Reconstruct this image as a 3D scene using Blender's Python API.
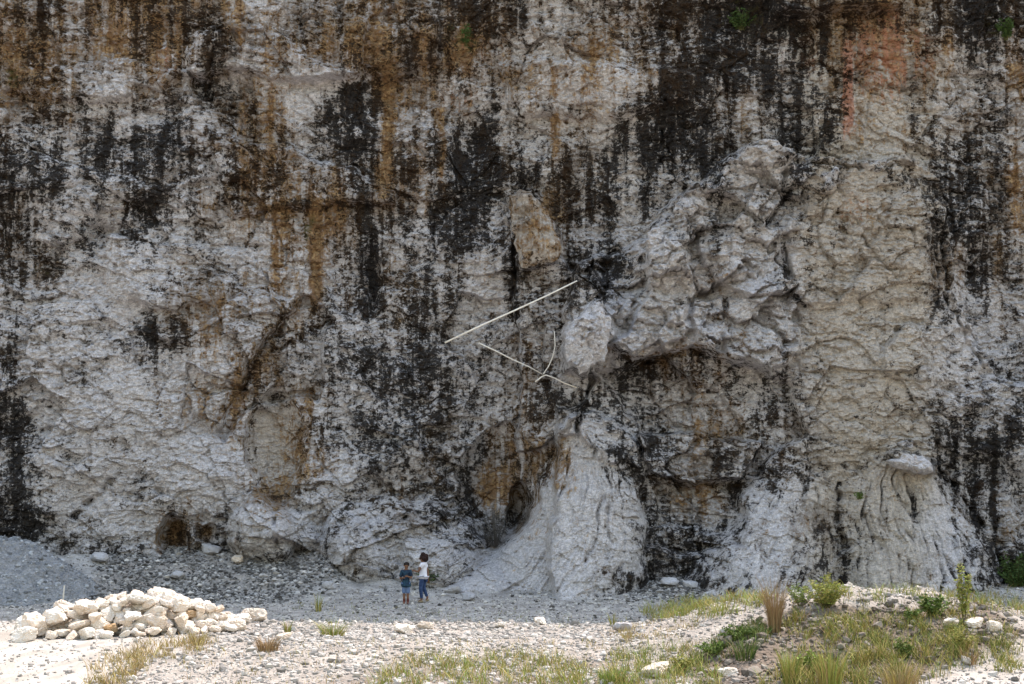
import bpy, bmesh, math, random
import numpy as np
from mathutils import Vector, Matrix

for o in list(bpy.data.objects):
    bpy.data.objects.remove(o)
random.seed(7)
scn = bpy.context.scene
COL = scn.collection

# ------------------------------------------------------------------ camera
F = 1500.0; W = 1024; H = 684; CAMZ = 5.0
PITCH = math.atan(110.0 / F)
CA, SA = math.cos(PITCH), math.sin(PITCH)
cam_d = bpy.data.cameras.new('camera'); cam = bpy.data.objects.new('camera', cam_d)
COL.objects.link(cam); scn.camera = cam
cam_d.sensor_width = 36; cam_d.lens = 36 * F / W; cam_d.clip_end = 3000
cam.location = (0, 0, CAMZ); cam.rotation_euler = (math.pi / 2 + PITCH, 0, 0)

# ------------------------------------------------------------------ sky and sun (behind the cliff, to the right)
SUN_EL, SUN_AZ = math.radians(62), math.radians(40)     # azimuth clockwise from +Y
world = bpy.data.worlds.new('World'); scn.world = world; world.use_nodes = True
wn = world.node_tree.nodes; wn.clear()
sky = wn.new('ShaderNodeTexSky'); sky.sky_type = 'NISHITA'; sky.sun_disc = False
sky.air_density = 2.5; sky.dust_density = 2.0; sky.sun_elevation = SUN_EL; sky.sun_rotation = SUN_AZ
bg = wn.new('ShaderNodeBackground'); bg.inputs[1].default_value = 0.15
wo = wn.new('ShaderNodeOutputWorld')
world.node_tree.links.new(sky.outputs[0], bg.inputs[0]); world.node_tree.links.new(bg.outputs[0], wo.inputs[0])
sun_d = bpy.data.lights.new('sun', 'SUN'); sun = bpy.data.objects.new('sun', sun_d); COL.objects.link(sun)
sun_d.energy = 3.0; sun_d.angle = math.radians(0.5); sun_d.color = (1.0, 0.93, 0.83)
sdir = Vector((math.sin(SUN_AZ) * math.cos(SUN_EL), math.cos(SUN_AZ) * math.cos(SUN_EL), math.sin(SUN_EL)))
sun.rotation_euler = sdir.to_track_quat('Z', 'Y').to_euler(); sun.location = sdir * 200
scn.view_settings.view_transform = 'Standard'; scn.view_settings.look = 'None'
scn.view_settings.exposure = 1.2;
scn.view_settings.use_white_balance = True; scn.view_settings.white_balance_temperature = 6700; scn.view_settings.white_balance_tint = 18
scn.view_settings.gamma = 1.0

# ------------------------------------------------------------------ projection helpers
def project(x, y, z):
    dz = z - CAMZ
    d = y * CA + dz * SA
    return 512 + F * x / d, 342 - F * (-y * SA + dz * CA) / d
def ray(px, py):
    a = (px - 512) / F; b = (342 - py) / F
    return a, CA - b * SA, SA + b * CA
def at_y(px, py, Y):
    a, b, c = ray(px, py); t = Y / b
    return Vector((a * t, Y, CAMZ + c * t))

# ------------------------------------------------------------------ noise in numpy
def _tables(seed):
    r = np.random.RandomState(seed)
    p = r.permutation(256).astype(np.int32); p = np.concatenate([p, p])
    an = r.rand(256) * 2 * np.pi
    return p, np.cos(an).astype(np.float32), np.sin(an).astype(np.float32)
_TC = {}
def perlin(x, y, seed=0):
    if seed not in _TC: _TC[seed] = _tables(seed)
    p, gx, gy = _TC[seed]
    xi = np.floor(x).astype(np.int32); yi = np.floor(y).astype(np.int32)
    fx = (x - xi).astype(np.float32); fy = (y - yi).astype(np.float32)
    xi &= 255; yi &= 255
    x1 = (xi + 1) & 255; y1 = (yi + 1) & 255
    u = fx * fx * fx * (fx * (fx * 6 - 15) + 10); v = fy * fy * fy * (fy * (fy * 6 - 15) + 10)
    px0 = p[xi]; px1 = p[x1]
    def g(h, a, b): return gx[h] * a + gy[h] * b
    n00 = g(p[px0 + yi], fx, fy); n10 = g(p[px1 + yi], fx - 1, fy)
    n01 = g(p[px0 + y1], fx, fy - 1); n11 = g(p[px1 + y1], fx - 1, fy - 1)
    a = n00 + u * (n10 - n00); b = n01 + u * (n11 - n01)
    return (a + v * (b - a)) * 1.4
def fbm(x, y, seed=0, octv=4, rough=0.5):
    s = np.zeros_like(x, dtype=np.float32); a = 1.0; t = 0
    for k in range(octv):
        s += a * perlin(x * 2 ** k + 17.3 * k, y * 2 ** k - 9.1 * k, seed + k); t += a; a *= rough
    return s / t
def facets(x, y, seed=0, bias=0.0):
    """blocky rock: every random cell is a tilted plane; also returns the joint mask"""
    r = np.random.RandomState(seed); T = r.rand(5, 4096).astype(np.float32)
    xi = np.floor(x).astype(np.int64); yi = np.floor(y).astype(np.int64)
    f1 = np.full(x.shape, 9, np.float32); f2 = f1.copy(); h = np.zeros_like(f1)
    for i in (-1, 0, 1):
        for j in (-1, 0, 1):
            cx = xi + i; cy = yi + j
            k = ((cx * 7919) ^ (cy * 104729)) & 4095
            dx = (x - cx - T[0, k]).astype(np.float32); dy = (y - cy - T[1, k]).astype(np.float32)
            d = dx * dx + dy * dy
            hh = T[2, k] - 0.5 + (T[3, k] - 0.5) * 2 * dx + ((T[4, k] - 0.5) * 2 - bias) * dy
            m = d < f1
            f2 = np.where(m, f1, np.minimum(f2, d)); h = np.where(m, hh, h); f1 = np.where(m, d, f1)
    return h, np.sqrt(f2) - np.sqrt(f1)
def sstep(a, b, x):
    t = np.clip((x - a) / (b - a), 0, 1); return t * t * (3 - 2 * t)

# ------------------------------------------------------------------ materials
def new_mat(name):
    m = bpy.data.materials.new(name); m.use_nodes = True
    nt = m.node_tree; nt.nodes.clear()
    out = nt.nodes.new('ShaderNodeOutputMaterial'); b = nt.nodes.new('ShaderNodeBsdfPrincipled')
    b.inputs['Roughness'].default_value = 0.9
    b.inputs['Specular IOR Level'].default_value = 0.2
    nt.links.new(b.outputs[0], out.inputs[0])
    return m, nt, b
class N:
    """small node-graph helper"""
    def __init__(s, nt): s.nt = nt
    def _set(s, sock, v):
        if isinstance(v, bpy.types.NodeSocket): s.nt.links.new(v, sock)
        else:
            if sock.type == 'RGBA' and not isinstance(v, float) and len(v) == 3: v = (*v, 1)
            sock.default_value = v
    def math(s, op, a, b=0.0, clamp=False):
        n = s.nt.nodes.new('ShaderNodeMath'); n.operation = op; n.use_clamp = clamp
        s._set(n.inputs[0], a); s._set(n.inputs[1], b); return n.outputs[0]
    def mix(s, f, a, b, mode='MIX'):
        n = s.nt.nodes.new('ShaderNodeMix'); n.data_type = 'RGBA'; n.blend_type = mode
        s._set(n.inputs[0], f); s._set(n.inputs[6], a); s._set(n.inputs[7], b); return n.outputs[2]
    def geo(s): return s.nt.nodes.new('ShaderNodeNewGeometry').outputs['Position']
    def objco(s): return s.nt.nodes.new('ShaderNodeTexCoord').outputs['Object']
    def rnd(s): return s.nt.nodes.new('ShaderNodeObjectInfo').outputs['Random']
    def map(s, v, sc, loc=(0, 0, 0), rot=0.0):
        n = s.nt.nodes.new('ShaderNodeMapping'); s._set(n.inputs[0], v)
        n.inputs['Scale'].default_value = sc; n.inputs['Location'].default_value = loc; n.inputs['Rotation'].default_value = (0, math.radians(rot), 0); return n.outputs[0]
    def noise(s, v, sc, det=6.0, rough=0.6, dist=0.0):
        n = s.nt.nodes.new('ShaderNodeTexNoise'); s._set(n.inputs['Vector'], v)
        n.inputs['Scale'].default_value = sc; n.inputs['Detail'].default_value = det
        n.inputs['Roughness'].default_value = rough; n.inputs['Distortion'].default_value = dist
        return n.outputs[0]
    def vor(s, v, sc, feat='F1'):
        n = s.nt.nodes.new('ShaderNodeTexVoronoi'); n.feature = feat; s._set(n.inputs['Vector'], v)
        n.inputs['Scale'].default_value = sc; return n.outputs
    def ss(s, x, a, b):
        n = s.nt.nodes.new('ShaderNodeMapRange'); n.interpolation_type = 'SMOOTHSTEP'
        s._set(n.inputs[0], x); n.inputs[1].default_value = a; n.inputs[2].default_value = b; return n.outputs[0]
    def attr(s, name):
        n = s.nt.nodes.new('ShaderNodeAttribute'); n.attribute_name = name; return n.outputs['Color']
    def sep(s, c):
        n = s.nt.nodes.new('ShaderNodeSeparateColor'); s._set(n.inputs[0], c); return n.outputs
    def bump(s, h, strength, dist):
        n = s.nt.nodes.new('ShaderNodeBump'); n.inputs['Strength'].default_value = strength
        n.inputs['Distance'].default_value = dist; s._set(n.inputs['Height'], h); return n.outputs[0]

def mat_cliff():
    m, nt, b = new_mat('stained_limestone'); n = N(nt); P = n.geo()
    s1 = n.sep(n.attr('stain')); s2 = n.sep(n.attr('tint'))
    D, O, Wm = s1[0], s1[1], s1[2]; K, G, C = s2[0], s2[1], s2[2]
    fine = n.noise(n.map(P, (1, 1, 1.4), (0, 0, 0), -28), 2.9, 8.0, 0.72, 0.5)
    crumb = n.noise(n.map(P, (1, 1, 2.0), (0, 0, 0), 24), 6.0, 6.0, 0.7, 0.4)
    strk = n.noise(n.map(P, (4.0, 4.0, 0.30)), 1.0, 5.0, 0.62, 0.9)
    strk2 = n.noise(n.map(P, (9.0, 9.0, 0.5), (3, 7, 1)), 1.0, 4.0, 0.6, 0.2)
    big = n.noise(P, 0.5, 4.0, 0.6)
    # clean stone: blue-grey white to warm beige, cloudy
    grit = n.noise(P, 17.0, 4.0, 0.7)
    c0 = lambda x, a: n.math('MULTIPLY', n.math('SUBTRACT', x, 0.5), a)
    add = lambda *v: v[0] if len(v) == 1 else n.math('ADD', v[0], add(*v[1:]))
    b.inputs['Specular IOR Level'].default_value = 0.05
    light = n.mix(Wm, (0.80, 0.78, 0.80), (0.68, 0.61, 0.53))
    light = n.mix(n.math('MULTIPLY', n.ss(crumb, 0.58, 0.42), 0.38), light, (0.19, 0.185, 0.185))
    light = n.mix(n.math('MULTIPLY', n.ss(grit, 0.55, 0.40), 0.35), light, (0.17, 0.16, 0.155))
    # thin brown-grey weathering film
    film = add(c0(big, 1.8), c0(strk, 1.0), c0(fine, 1.2), n.math('MULTIPLY', O, 0.6), n.math('MULTIPLY', D, 0.5))
    light = n.mix(n.math('MULTIPLY', n.ss(film, 0.12, 0.70), 0.78), light, (0.205, 0.168, 0.135))
    # ochre wash
    oc = n.mix(n.ss(fine, 0.38, 0.62), (0.13, 0.072, 0.030), (0.54, 0.36, 0.18))
    oc = n.mix(n.ss(strk2, 0.44, 0.58), oc, (0.25, 0.14, 0.062))
    om = add(O, c0(fine, 2.2), c0(strk, 1.9), c0(crumb, 1.0))
    om = n.math('MULTIPLY', n.ss(om, 0.20, 0.80), 0.90)
    col = n.mix(om, light, oc)
    # pink iron streaks
    km = add(K, c0(strk, 1.6), c0(crumb, 1.2))
    col = n.mix(n.math('MULTIPLY', n.ss(km, 0.3, 0.75), 0.72), col, (0.52, 0.245, 0.165))
    # black lichen, water stain and the painted shade of recesses
    mid = n.noise(P, 1.05, 7.0, 0.68, 0.5)
    dm = add(D, c0(mid, 1.5), c0(fine, 2.3), c0(crumb, 1.7), n.math('MULTIPLY', c0(strk, 2.6), D), c0(grit, 1.5))
    dark = n.mix(om, (0.009, 0.0085, 0.0095), (0.028, 0.014, 0.006))
    dark = n.mix(n.math('MULTIPLY', n.ss(add(n.math('MULTIPLY', fine, .4), n.math('MULTIPLY', grit, .6)), .45, .60), .55), dark, (0.065, 0.058, 0.052))
    col = n.mix(n.math('MULTIPLY', n.ss(dm, 0.37, 0.73), 0.96), col, dark)
    col = n.mix(n.math('MULTIPLY', n.ss(add(G, c0(fine, 1.4)), 0.35, 0.7), 0.7), col, (0.045, 0.06, 0.016))
    col = n.mix(n.math('MULTIPLY', C, 0.85), col, (0.02, 0.018, 0.017))
    nt.links.new(col, b.inputs['Base Color'])
    hgt = n.math('ADD', n.noise(P, 9.0, 8.0, 0.7, 0.4), n.math('MULTIPLY', n.noise(n.map(P, (1, 1, 2)), 2.5, 6.0, 0.7), 1.2))
    nt.links.new(n.bump(hgt, 1.0, 0.14), b.inputs['Normal'])
    return m

def mat_rock(name, c1, c2, c3, sc=4.0, bump=0.05, rv=0.25):
    m, nt, b = new_mat(name); n = N(nt); P = n.geo()
    a = n.noise(P, sc, 7.0, 0.65, 0.5); g = n.noise(P, sc * 5, 5.0, 0.7)
    col = n.mix(n.ss(a, 0.35, 0.65), c1, c2)
    col = n.mix(n.math('MULTIPLY', n.ss(g, 0.55, 0.72), 0.6), col, c3)
    col = n.mix(n.math('MULTIPLY', n.rnd(), rv), col, c3)
    nt.links.new(col, b.inputs['Base Color'])
    nt.links.new(n.bump(n.math('ADD', a, n.math('MULTIPLY', g, 0.5)), 0.8, bump), b.inputs['Normal'])
    return m
def mat_ground():
    m, nt, b = new_mat('rubble_ground'); n = N(nt); P = n.geo()
    t = n.sep(n.attr('tint'))     # r: dark soil, g: dust road, b: floor in the cliff's shadow, painted paler
    a = n.noise(P, 1.3, 8.0, 0.7, 0.5); v = n.vor(P, 9.0)
    col = n.mix(n.ss(a, 0.35, 0.65), (0.25, 0.225, 0.195), (0.40, 0.37, 0.33))
    col = n.mix(n.math('MULTIPLY', n.sep(v[1])[0], 0.35), col, (0.22, 0.20, 0.18))
    col = n.mix(t[2], col, n.mix(n.ss(a, 0.4, 0.6), (0.28, 0.262, 0.245), (0.46, 0.435, 0.405)))
    col = n.mix(n.math('MULTIPLY', n.ss(n.math('ADD', t[0], n.math('MULTIPLY', n.math('SUBTRACT', a, 0.5), 1.2)), 0.3, 0.7), 0.85), col, (0.125, 0.092, 0.066))
    col = n.mix(t[1], col, n.mix(n.ss(n.noise(n.map(P, (1, .3, 1)), 0.9, 8.0, .7, .6), 0.38, 0.62), (0.31, 0.285, 0.25), (0.46, 0.43, 0.39)))
    nt.links.new(col, b.inputs['Base Color'])
    h = n.math('ADD', a, n.math('MULTIPLY', v[0], n.math('SUBTRACT', 0.9, t[1])))
    nt.links.new(n.bump(h, 0.8, 0.06), b.inputs['Normal'])
    return m
def mat_attr(name, rough=0.85, trans=0.0):
    m, nt, b = new_mat(name); n = N(nt)
    c = n.attr('tint'); g = n.noise(n.geo(), 14.0, 4.0, 0.6)
    c = n.mix(n.math('MULTIPLY', n.ss(g, 0.45, 0.7), 0.35), c, n.mix(0.6, c, (0.05, 0.05, 0.04)))
    nt.links.new(c, b.inputs['Base Color']); b.inputs['Roughness'].default_value = rough
    if trans: b.inputs['Transmission Weight'].default_value = 0
    return m
def mat_plain(name, c, c2=None, sc=30.0, rough=0.8):
    m, nt, b = new_mat(name); n = N(nt); c2 = c2 or tuple(x * 0.7 for x in c)
    g = n.noise(n.objco(), sc, 4.0, 0.6)
    nt.links.new(n.mix(n.ss(g, 0.35, 0.65), c, c2), b.inputs['Base Color']); b.inputs['Roughness'].default_value = rough
    return m

M_CLIFF = mat_cliff(); M_GROUND = mat_ground()
M_PILE = mat_rock('pale_quarry_stone', (0.72, 0.69, 0.64), (0.62, 0.56, 0.48), (0.56, 0.40, 0.27), 3.0, 0.05, 0.42)
M_PILE_O = mat_rock('ochre_quarry_stone', (0.46, 0.30, 0.16), (0.52, 0.39, 0.26), (0.36, 0.22, 0.11), 3.0, 0.04, 0.2)
M_GREYROCK = mat_rock('grey_limestone', (0.46, 0.46, 0.48), (0.36, 0.35, 0.35), (0.17, 0.16, 0.16), 3.0, 0.05, 0.25)
M_GRAVEL = mat_attr('gravel_stone'); M_LEAF = mat_attr('grass_leaf', 0.7)

# ------------------------------------------------------------------ object helpers
def tag(o, label=None, cat=None, group=None, kind=None):
    if label: o['label'] = label
    if cat: o['category'] = cat
    if group: o['group'] = group
    if kind: o['kind'] = kind
    return o
def np_mesh(name, V, Fc, mat, smooth=True, colors=None):
    """V (n,3), Fc (m,k) constant face size; colors: dict name -> (n,4)"""
    me = bpy.data.meshes.new(name); k = Fc.shape[1]
    me.vertices.add(len(V)); me.vertices.foreach_set('co', np.ascontiguousarray(V, np.float32).ravel())
    me.loops.add(Fc.size); me.loops.foreach_set('vertex_index', np.ascontiguousarray(Fc, np.int32).ravel())
    me.polygons.add(len(Fc)); me.polygons.foreach_set('loop_start', np.arange(0, Fc.size, k, dtype=np.int32))
    me.update(calc_edges=True)
    me.polygons.foreach_set('use_smooth', np.full(len(Fc), smooth))
    for cn, arr in (colors or {}).items():
        a = me.attributes.new(cn, 'FLOAT_COLOR', 'POINT'); a.data.foreach_set('color', np.ascontiguousarray(arr, np.float32).ravel())
    if mat: me.materials.append(mat)
    return me
def link(name, me, parent=None, loc=(0, 0, 0), rot=(0, 0, 0), sc=1.0):
    o = bpy.data.objects.new(name, me); COL.objects.link(o); o.parent = parent
    o.location = loc; o.rotation_euler = rot; o.scale = (sc, sc, sc) if isinstance(sc, (int, float)) else sc
    return o
def empty(name, loc, rz=0.0):
    return link(name, None, None, loc, (0, 0, rz))

# ================================================================== THE CLIFF
CY = 57.0
_warp_cache = {}
def in_poly(px, py, pts, soft):
    """soft inside mask of a polygon (1 inside), soft = edge width in px"""
    pts = np.array(pts, np.float32); out = np.zeros(px.shape, np.float32)
    mn = pts.min(0) - soft * 2; mx = pts.max(0) + soft * 2
    sel = (px > mn[0]) & (px < mx[0]) & (py > mn[1]) & (py < mx[1])
    if not sel.any(): return out
    x = px[sel]; y = py[sel]; dmin = np.full(x.shape, 1e9, np.float32); ins = np.zeros(x.shape, bool)
    for i in range(len(pts)):
        ax, ay = pts[i]; bx, by = pts[(i + 1) % len(pts)]
        ex, ey = bx - ax, by - ay
        t = np.clip(((x - ax) * ex + (y - ay) * ey) / (ex * ex + ey * ey + 1e-6), 0, 1)
        dmin = np.minimum(dmin, (x - ax - t * ex) ** 2 + (y - ay - t * ey) ** 2)
        if ay != by: ins ^= ((ay > y) != (by > y)) & (x < ex * (y - ay) / (by - ay) + ax)
    d = np.sqrt(dmin) * np.where(ins, 1, -1)
    out[sel] = sstep(-soft * 0.5, soft * 0.5, d); return out
def near_line(px, py, pts, w):
    pts = np.array(pts, np.float32); out = np.zeros(px.shape, np.float32)
    mn = pts.min(0) - w * 3; mx = pts.max(0) + w * 3
    sel = (px > mn[0]) & (px < mx[0]) & (py > mn[1]) & (py < mx[1])
    if not sel.any(): return out
    x = px[sel]; y = py[sel]; dm = np.full(x.shape, 1e9, np.float32)
    for i in range(len(pts) - 1):
        ax, ay = pts[i]; bx, by = pts[i + 1]; ex, ey = bx - ax, by - ay
        t = np.clip(((x - ax) * ex + (y - ay) * ey) / (ex * ex + ey * ey + 1e-6), 0, 1)
        dm = np.minimum(dm, (x - ax - t * ex) ** 2 + (y - ay - t * ey) ** 2)
    out[sel] = np.exp(-dm / (w * w)); return out
def blob(px, py, cx, cy, rx, ry, rot=0.0, p=2.0):
    c, s = math.cos(math.radians(rot)), math.sin(math.radians(rot))
    u = ((px - cx) * c + (py - cy) * s) / rx; v = (-(px - cx) * s + (py - cy) * c) / ry
    return np.clip(1 - (np.abs(u) ** p + np.abs(v) ** p), 0, 1)

def fan(px, py, y0, y1, left, right, h, ribs, seed, ramp=1.15):
    """apron of stone spreading downwards; left/right: (y, x) outlines"""
    L = np.interp(py, [a for a, _ in left], [b for _, b in left]); R = np.interp(py, [a for a, _ in right], [b for _, b in right])
    t = np.clip((py - y0) / (y1 - y0), 0, 1.15)
    s = (px - (L + R) / 2) / ((R - L) / 2 + 1e-3)
    prof = np.clip(1 - np.abs(s) ** 3.0, 0, 1) ** 0.75
    m = prof * (py > y0)
    w = s * ribs * .42 + .35 * perlin(s * 3, t * 3, seed) + .12 * perlin(s * 9, t * 9, seed + 1)
    g1 = 1 - np.minimum(np.abs(perlin(w, t * .9, seed + 2)) * 7, 1); g2 = 1 - np.minimum(np.abs(perlin(w * 2.1 + 5, t * 1.8, seed + 4)) * 6, 1)
    rb = (1.3 * g1 + .8 * g2 * sstep(.1, .5, perlin(s * 3, t * 3 + 7, seed + 5) + .35)) * (.55 + .6 * perlin(s * 4, t * 5, seed + 6)) - .25
    rb = rb + .28 * perlin(s * 16 + .6 * perlin(s * 4, t * 4, seed + 7), t * 2.0, seed + 8) + .3 * perlin(s * 30, t * 6.0, seed + 9)
    return prof * (py > y0) * h * t ** ramp * (0.85 + 0.15 * prof), m * np.clip(t * 6, 0, 1), rb * m * np.clip(t * 5, 0, 1)

def cliff_offset(px, py, x, z):
    """relief of the face in metres towards the quarry floor, plus a roughness mask; px,py place the features"""
    wx = px + 7 * perlin(px / 38, py / 38, 3) + 3.5 * perlin(px / 13, py / 13, 4)
    wy = py + 7 * perlin(px / 38, py / 38, 5) + 3.5 * perlin(px / 13, py / 13, 6)
    P = lambda pts, s=6: in_poly(wx, wy, pts, s * .7)
    h = np.interp(px, [-400, 0, 200, 340, 480, 560, 700, 850, 930, 965, 1100], [.6, .5, .2, -.6, -.9, -.1, .4, .6, .4, -.1, .2]).astype(np.float32)
    h += 1.5 * np.clip(py / 600, -0.2, 1.1)
    rough = np.ones_like(h)
    # buttress on the right and its debris ledge
    h += 1.2 * P([(575, 262), (605, 255), (648, 236), (668, 205), (700, 182), (735, 152), (770, 147), (800, 160), (850, 162), (892, 160), (940, 190),
                  (948, 300), (990, 380), (1200, 400), (1200, 700), (540, 700), (560, 430), (600, 380), (570, 370), (562, 330)], 9)
    h += 0.75 * P([(515, 200), (535, 192), (560, 235), (566, 268), (600, 300), (585, 400), (560, 440), (522, 450), (517, 330)], 4)
    h += 0.55 * P([(506, 196), (530, 190), (548, 213), (564, 250), (556, 263), (522, 272), (514, 240)], 4)
    # boulders of the buttress
    for pts, a, s in (
        ([(655, 228), (688, 205), (690, 240), (692, 290), (686, 335), (665, 350), (640, 362), (610, 347), (625, 325), (650, 290), (644, 255)], .75, 6),
        ([(564, 340), (584, 312), (598, 303), (613, 315), (611, 340), (602, 365), (582, 376), (567, 362)], .7, 4),
        ([(692, 302), (722, 296), (728, 330), (716, 352), (694, 346)], .45, 4),
        ([(732, 160), (745, 147), (766, 146), (787, 156), (782, 200), (764, 226), (740, 205), (712, 188)], .65, 6),
        ([(700, 235), (742, 214), (780, 228), (787, 285), (775, 296), (748, 290), (722, 282), (704, 262)], .5, 5),
        ([(730, 296), (780, 296), (790, 330), (770, 372), (720, 362), (727, 330)], .35, 6),
        ([(790, 165), (840, 160), (890, 162), (930, 200), (935, 300), (900, 300), (800, 305), (786, 260)], .25, 8),
        ([(880, 346), (908, 322), (926, 332), (922, 360), (905, 374), (878, 372)], .35, 5),
        ([(887, 458), (905, 452), (932, 460), (934, 475), (915, 474), (893, 468)], .75, 4),
        ([(640, 436), (762, 436), (742, 484), (690, 479), (648, 472)], .8, 5),
        ([(555, 408), (577, 404), (578, 440), (562, 442)], .5, 4),
        ([(578, 412), (620, 420), (640, 450), (640, 470), (600, 455), (580, 440)], .45, 6)):
        h += a * P(pts, s)
    # the outcrop is one broken mass: angular joints of its own
    mass = P([(575, 268), (640, 250), (668, 205), (735, 152), (785, 150), (805, 200), (792, 300), (802, 350), (770, 374), (690, 350), (640, 366), (606, 352), (564, 374), (560, 335), (598, 300)], 8)
    mx = x + .55 * fbm(x / 1.1, z / 1.1, 33, 4, .6); mz = z + .55 * fbm(x / 1.1, z / 1.1, 38, 4, .6)
    m1, k1 = facets(mx / 2.3 + .3 * mz, mz / 2.4 - .25 * mx, 44, .9); m2, k2 = facets(mx / .95 + .3 * mz, mz / .8, 42, .5)
    h += mass * (.80 * m1 + .26 * m2 - .12 * np.exp(-k1 * 30) + .30 * (.3 - np.abs(fbm(mx / 1.6 + .5 * mz, mz / .8, 45, 4, .6))))
    # recess under the boulders
    h -= .65 * P([(600, 374), (640, 366), (690, 348), (792, 376), (800, 430), (765, 470), (742, 500), (740, 545), (650, 550), (640, 500), (648, 440), (620, 400)], 10)
    h -= 0.45 * P([(652, 482), (742, 486), (735, 535), (660, 525)], 7)
    # long ledge and hood on the left half
    h += .6 * P([(205, 130), (290, 150), (345, 165), (400, 192), (398, 206), (340, 203), (300, 203), (265, 211), (232, 216)], 9)
    h += .55 * P([(196, 30), (240, 20), (345, 72), (300, 80), (240, 72), (214, 70), (188, 72)], 10)
    h -= .7 * P([(188, 72), (212, 69), (212, 98), (190, 95)], 5)
    h += .5 * P([(340, 20), (440, 22), (440, 60), (400, 75), (345, 78)], 10)
    h += .5 * P([(500, 60), (700, 70), (690, 100), (600, 118), (520, 112)], 14)
    h += .4 * P([(0, 60), (120, 62), (190, 75), (100, 100), (0, 95)], 12)
    h += 1.2 * P([(755, -40), (910, -40), (900, 8), (830, 11), (775, 10)], 5)
    h += .35 * P([(30, 150), (160, 190), (130, 220), (60, 245), (30, 235)], 12)
    h += .4 * P([(110, 235), (190, 240), (240, 250), (225, 300), (160, 308), (110, 300)], 12)
    # arch, cave and hollows
    h -= .6 * P([(308, 296), (332, 320), (322, 336), (318, 400), (300, 396), (255, 400), (240, 424), (224, 440), (214, 432), (240, 385), (262, 345), (285, 315)], 7)
    h += .3 * P([(225, 300), (300, 292), (262, 340), (235, 385), (205, 425), (180, 400), (190, 340)], 8)
    for cx, cy, rx, ry, rot, d in ((277, 445, 29, 62, 0, 1.3), (500, 485, 44, 62, 10, 1.5), (517, 506, 13, 28, 10, 1.3), (172, 536, 15, 25, 0, 1.2), (207, 532, 11, 12, 0, .7),
                                  (620, 272, 30, 24, 0, 1.0), (345, 270, 18, 50, 0, .4), (372, 275, 8, 45, 0, .6), (470, 150, 20, 36, 0, .5), (80, 505, 40, 20, -35, .25)):
        bl = blob(wx, wy, cx, cy, rx, ry, rot) ** 0.6; h -= d * bl; rough *= 1 - .6 * bl
    for cx, cy, rx, ry, rot, d in ((400, 556, 85, 62, 8, 1.7), (352, 560, 32, 48, -10, 1.2), (450, 580, 60, 40, 20, 1.2), (262, 536, 36, 40, 0, 1.6), (290, 540, 28, 34, 0, .9), (425, 440, 60, 30, -35, .5),
                                  (350, 480, 60, 25, -40, .4), (180, 470, 60, 45, 20, .4), (60, 470, 55, 60, 0, .35), (545, 160, 40, 25, 0, .3), (400, 375, 14, 20, 0, .3), (1005, 420, 50, 50, 0, .4)):
        h += d * blob(wx, wy, cx, cy, rx, ry, rot) ** 0.8
    # aprons
    ribs = np.zeros_like(h); fanm = np.zeros_like(h)
    for y0, y1, L, R, a, nr, sd in (
        (412, 590, [(412, 562), (450, 556), (500, 530), (540, 503), (570, 474), (592, 440), (640, 420)], [(412, 585), (450, 620), (480, 636), (520, 645), (560, 648), (640, 650)], 3.0, 5, 31),
        (470, 600, [(470, 770), (500, 745), (540, 715), (580, 680), (640, 640)], [(470, 826), (500, 838), (560, 842), (640, 846)], 2.3, 5, 32),
        (458, 605, [(458, 872), (480, 845), (510, 836), (560, 838), (640, 842)], [(458, 925), (480, 945), (520, 975), (560, 998), (640, 1010)], 2.5, 8, 33)):
        f, m, r = fan(wx * .5 + px * .5, wy * .5 + py * .5, y0, y1, L, R, a, nr, sd); h = h + f
        rough *= 1 - .88 * m; fanm = np.maximum(fanm, m); ribs += r * (1.6 if sd == 33 else 1.1)
    h -= .17 * np.clip(ribs, -.6, 1.2)
    flute = sstep(935, 960, px) * sstep(428, 455, py) * (1 - sstep(545, 575, py)); h += .14 * flute * np.cos(px / 24 * 2 * math.pi + 1.5 * perlin(px / 40, py / 60, 9))
    # cracks
    crack = np.zeros_like(h)
    for pts, w in (([(516, 225), (515, 270), (518, 330)], 3.0), ([(764, 226), (778, 208), (790, 192), (803, 180)], 2.5), ([(787, 240), (786, 288), (800, 303), (806, 308)], 3.0),
                   ([(945, 195), (938, 230), (936, 262), (938, 300), (926, 330)], 2.0), ([(905, 322), (893, 336), (880, 346)], 1.8), ([(75, 516), (88, 503), (104, 490), (118, 472)], 2.6),
                   ([(838, 485), (838, 520), (846, 548)], 3.0), ([(640, 258), (648, 268), (640, 290), (622, 322)], 2.2), ([(305, 296), (285, 313), (262, 345)], 2.2), ([(330, 320), (300, 338), (272, 352)], 2.2),
                   ([(275, 510), (276, 550)], 1.6), ([(940, 470), (965, 500), (985, 530)], 2.5), ([(577, 405), (577, 445)], 1.6), 
                   ([(665, 100), (661, 160)], 2.0), ([(893, 164), (860, 168), (840, 160)], 1.6), ([(45, 240), (64, 245)], 1.6), ([(400, 520), (430, 512), (440, 516)], 2.2), ([(610, 345), (640, 364), (690, 348)], 2.2)):
        crack = np.maximum(crack, near_line(px + 2.5 * perlin(px / 9, py / 9, 8), py + 2.5 * perlin(px / 9, py / 9, 12), pts, w))
    crack *= sstep(-.25, .35, fbm(px / 14, py / 14, 13, 2)); h -= .4 * crack
    # rock structure
    X = x + .25 * fbm(x / 1.3, z / 1.3, 50, 3); Z = z + .25 * fbm(x / 1.3, z / 1.3, 55, 3)
    big = fbm(x / 6, z / 5, 20, 3) * .8
    f1, j1 = facets(X / 1.9 + .3 * Z / 1.9, Z / 1.5, 21, .3); f2, j2 = facets(X / .75, Z / .5 + X * .2, 22, .6); f3, j3 = facets(X / .3, Z / .2 - X * .4, 23, .6); f4, j4 = facets(X / .16 + Z, Z / .11 + X * .5, 27, .6)
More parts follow.
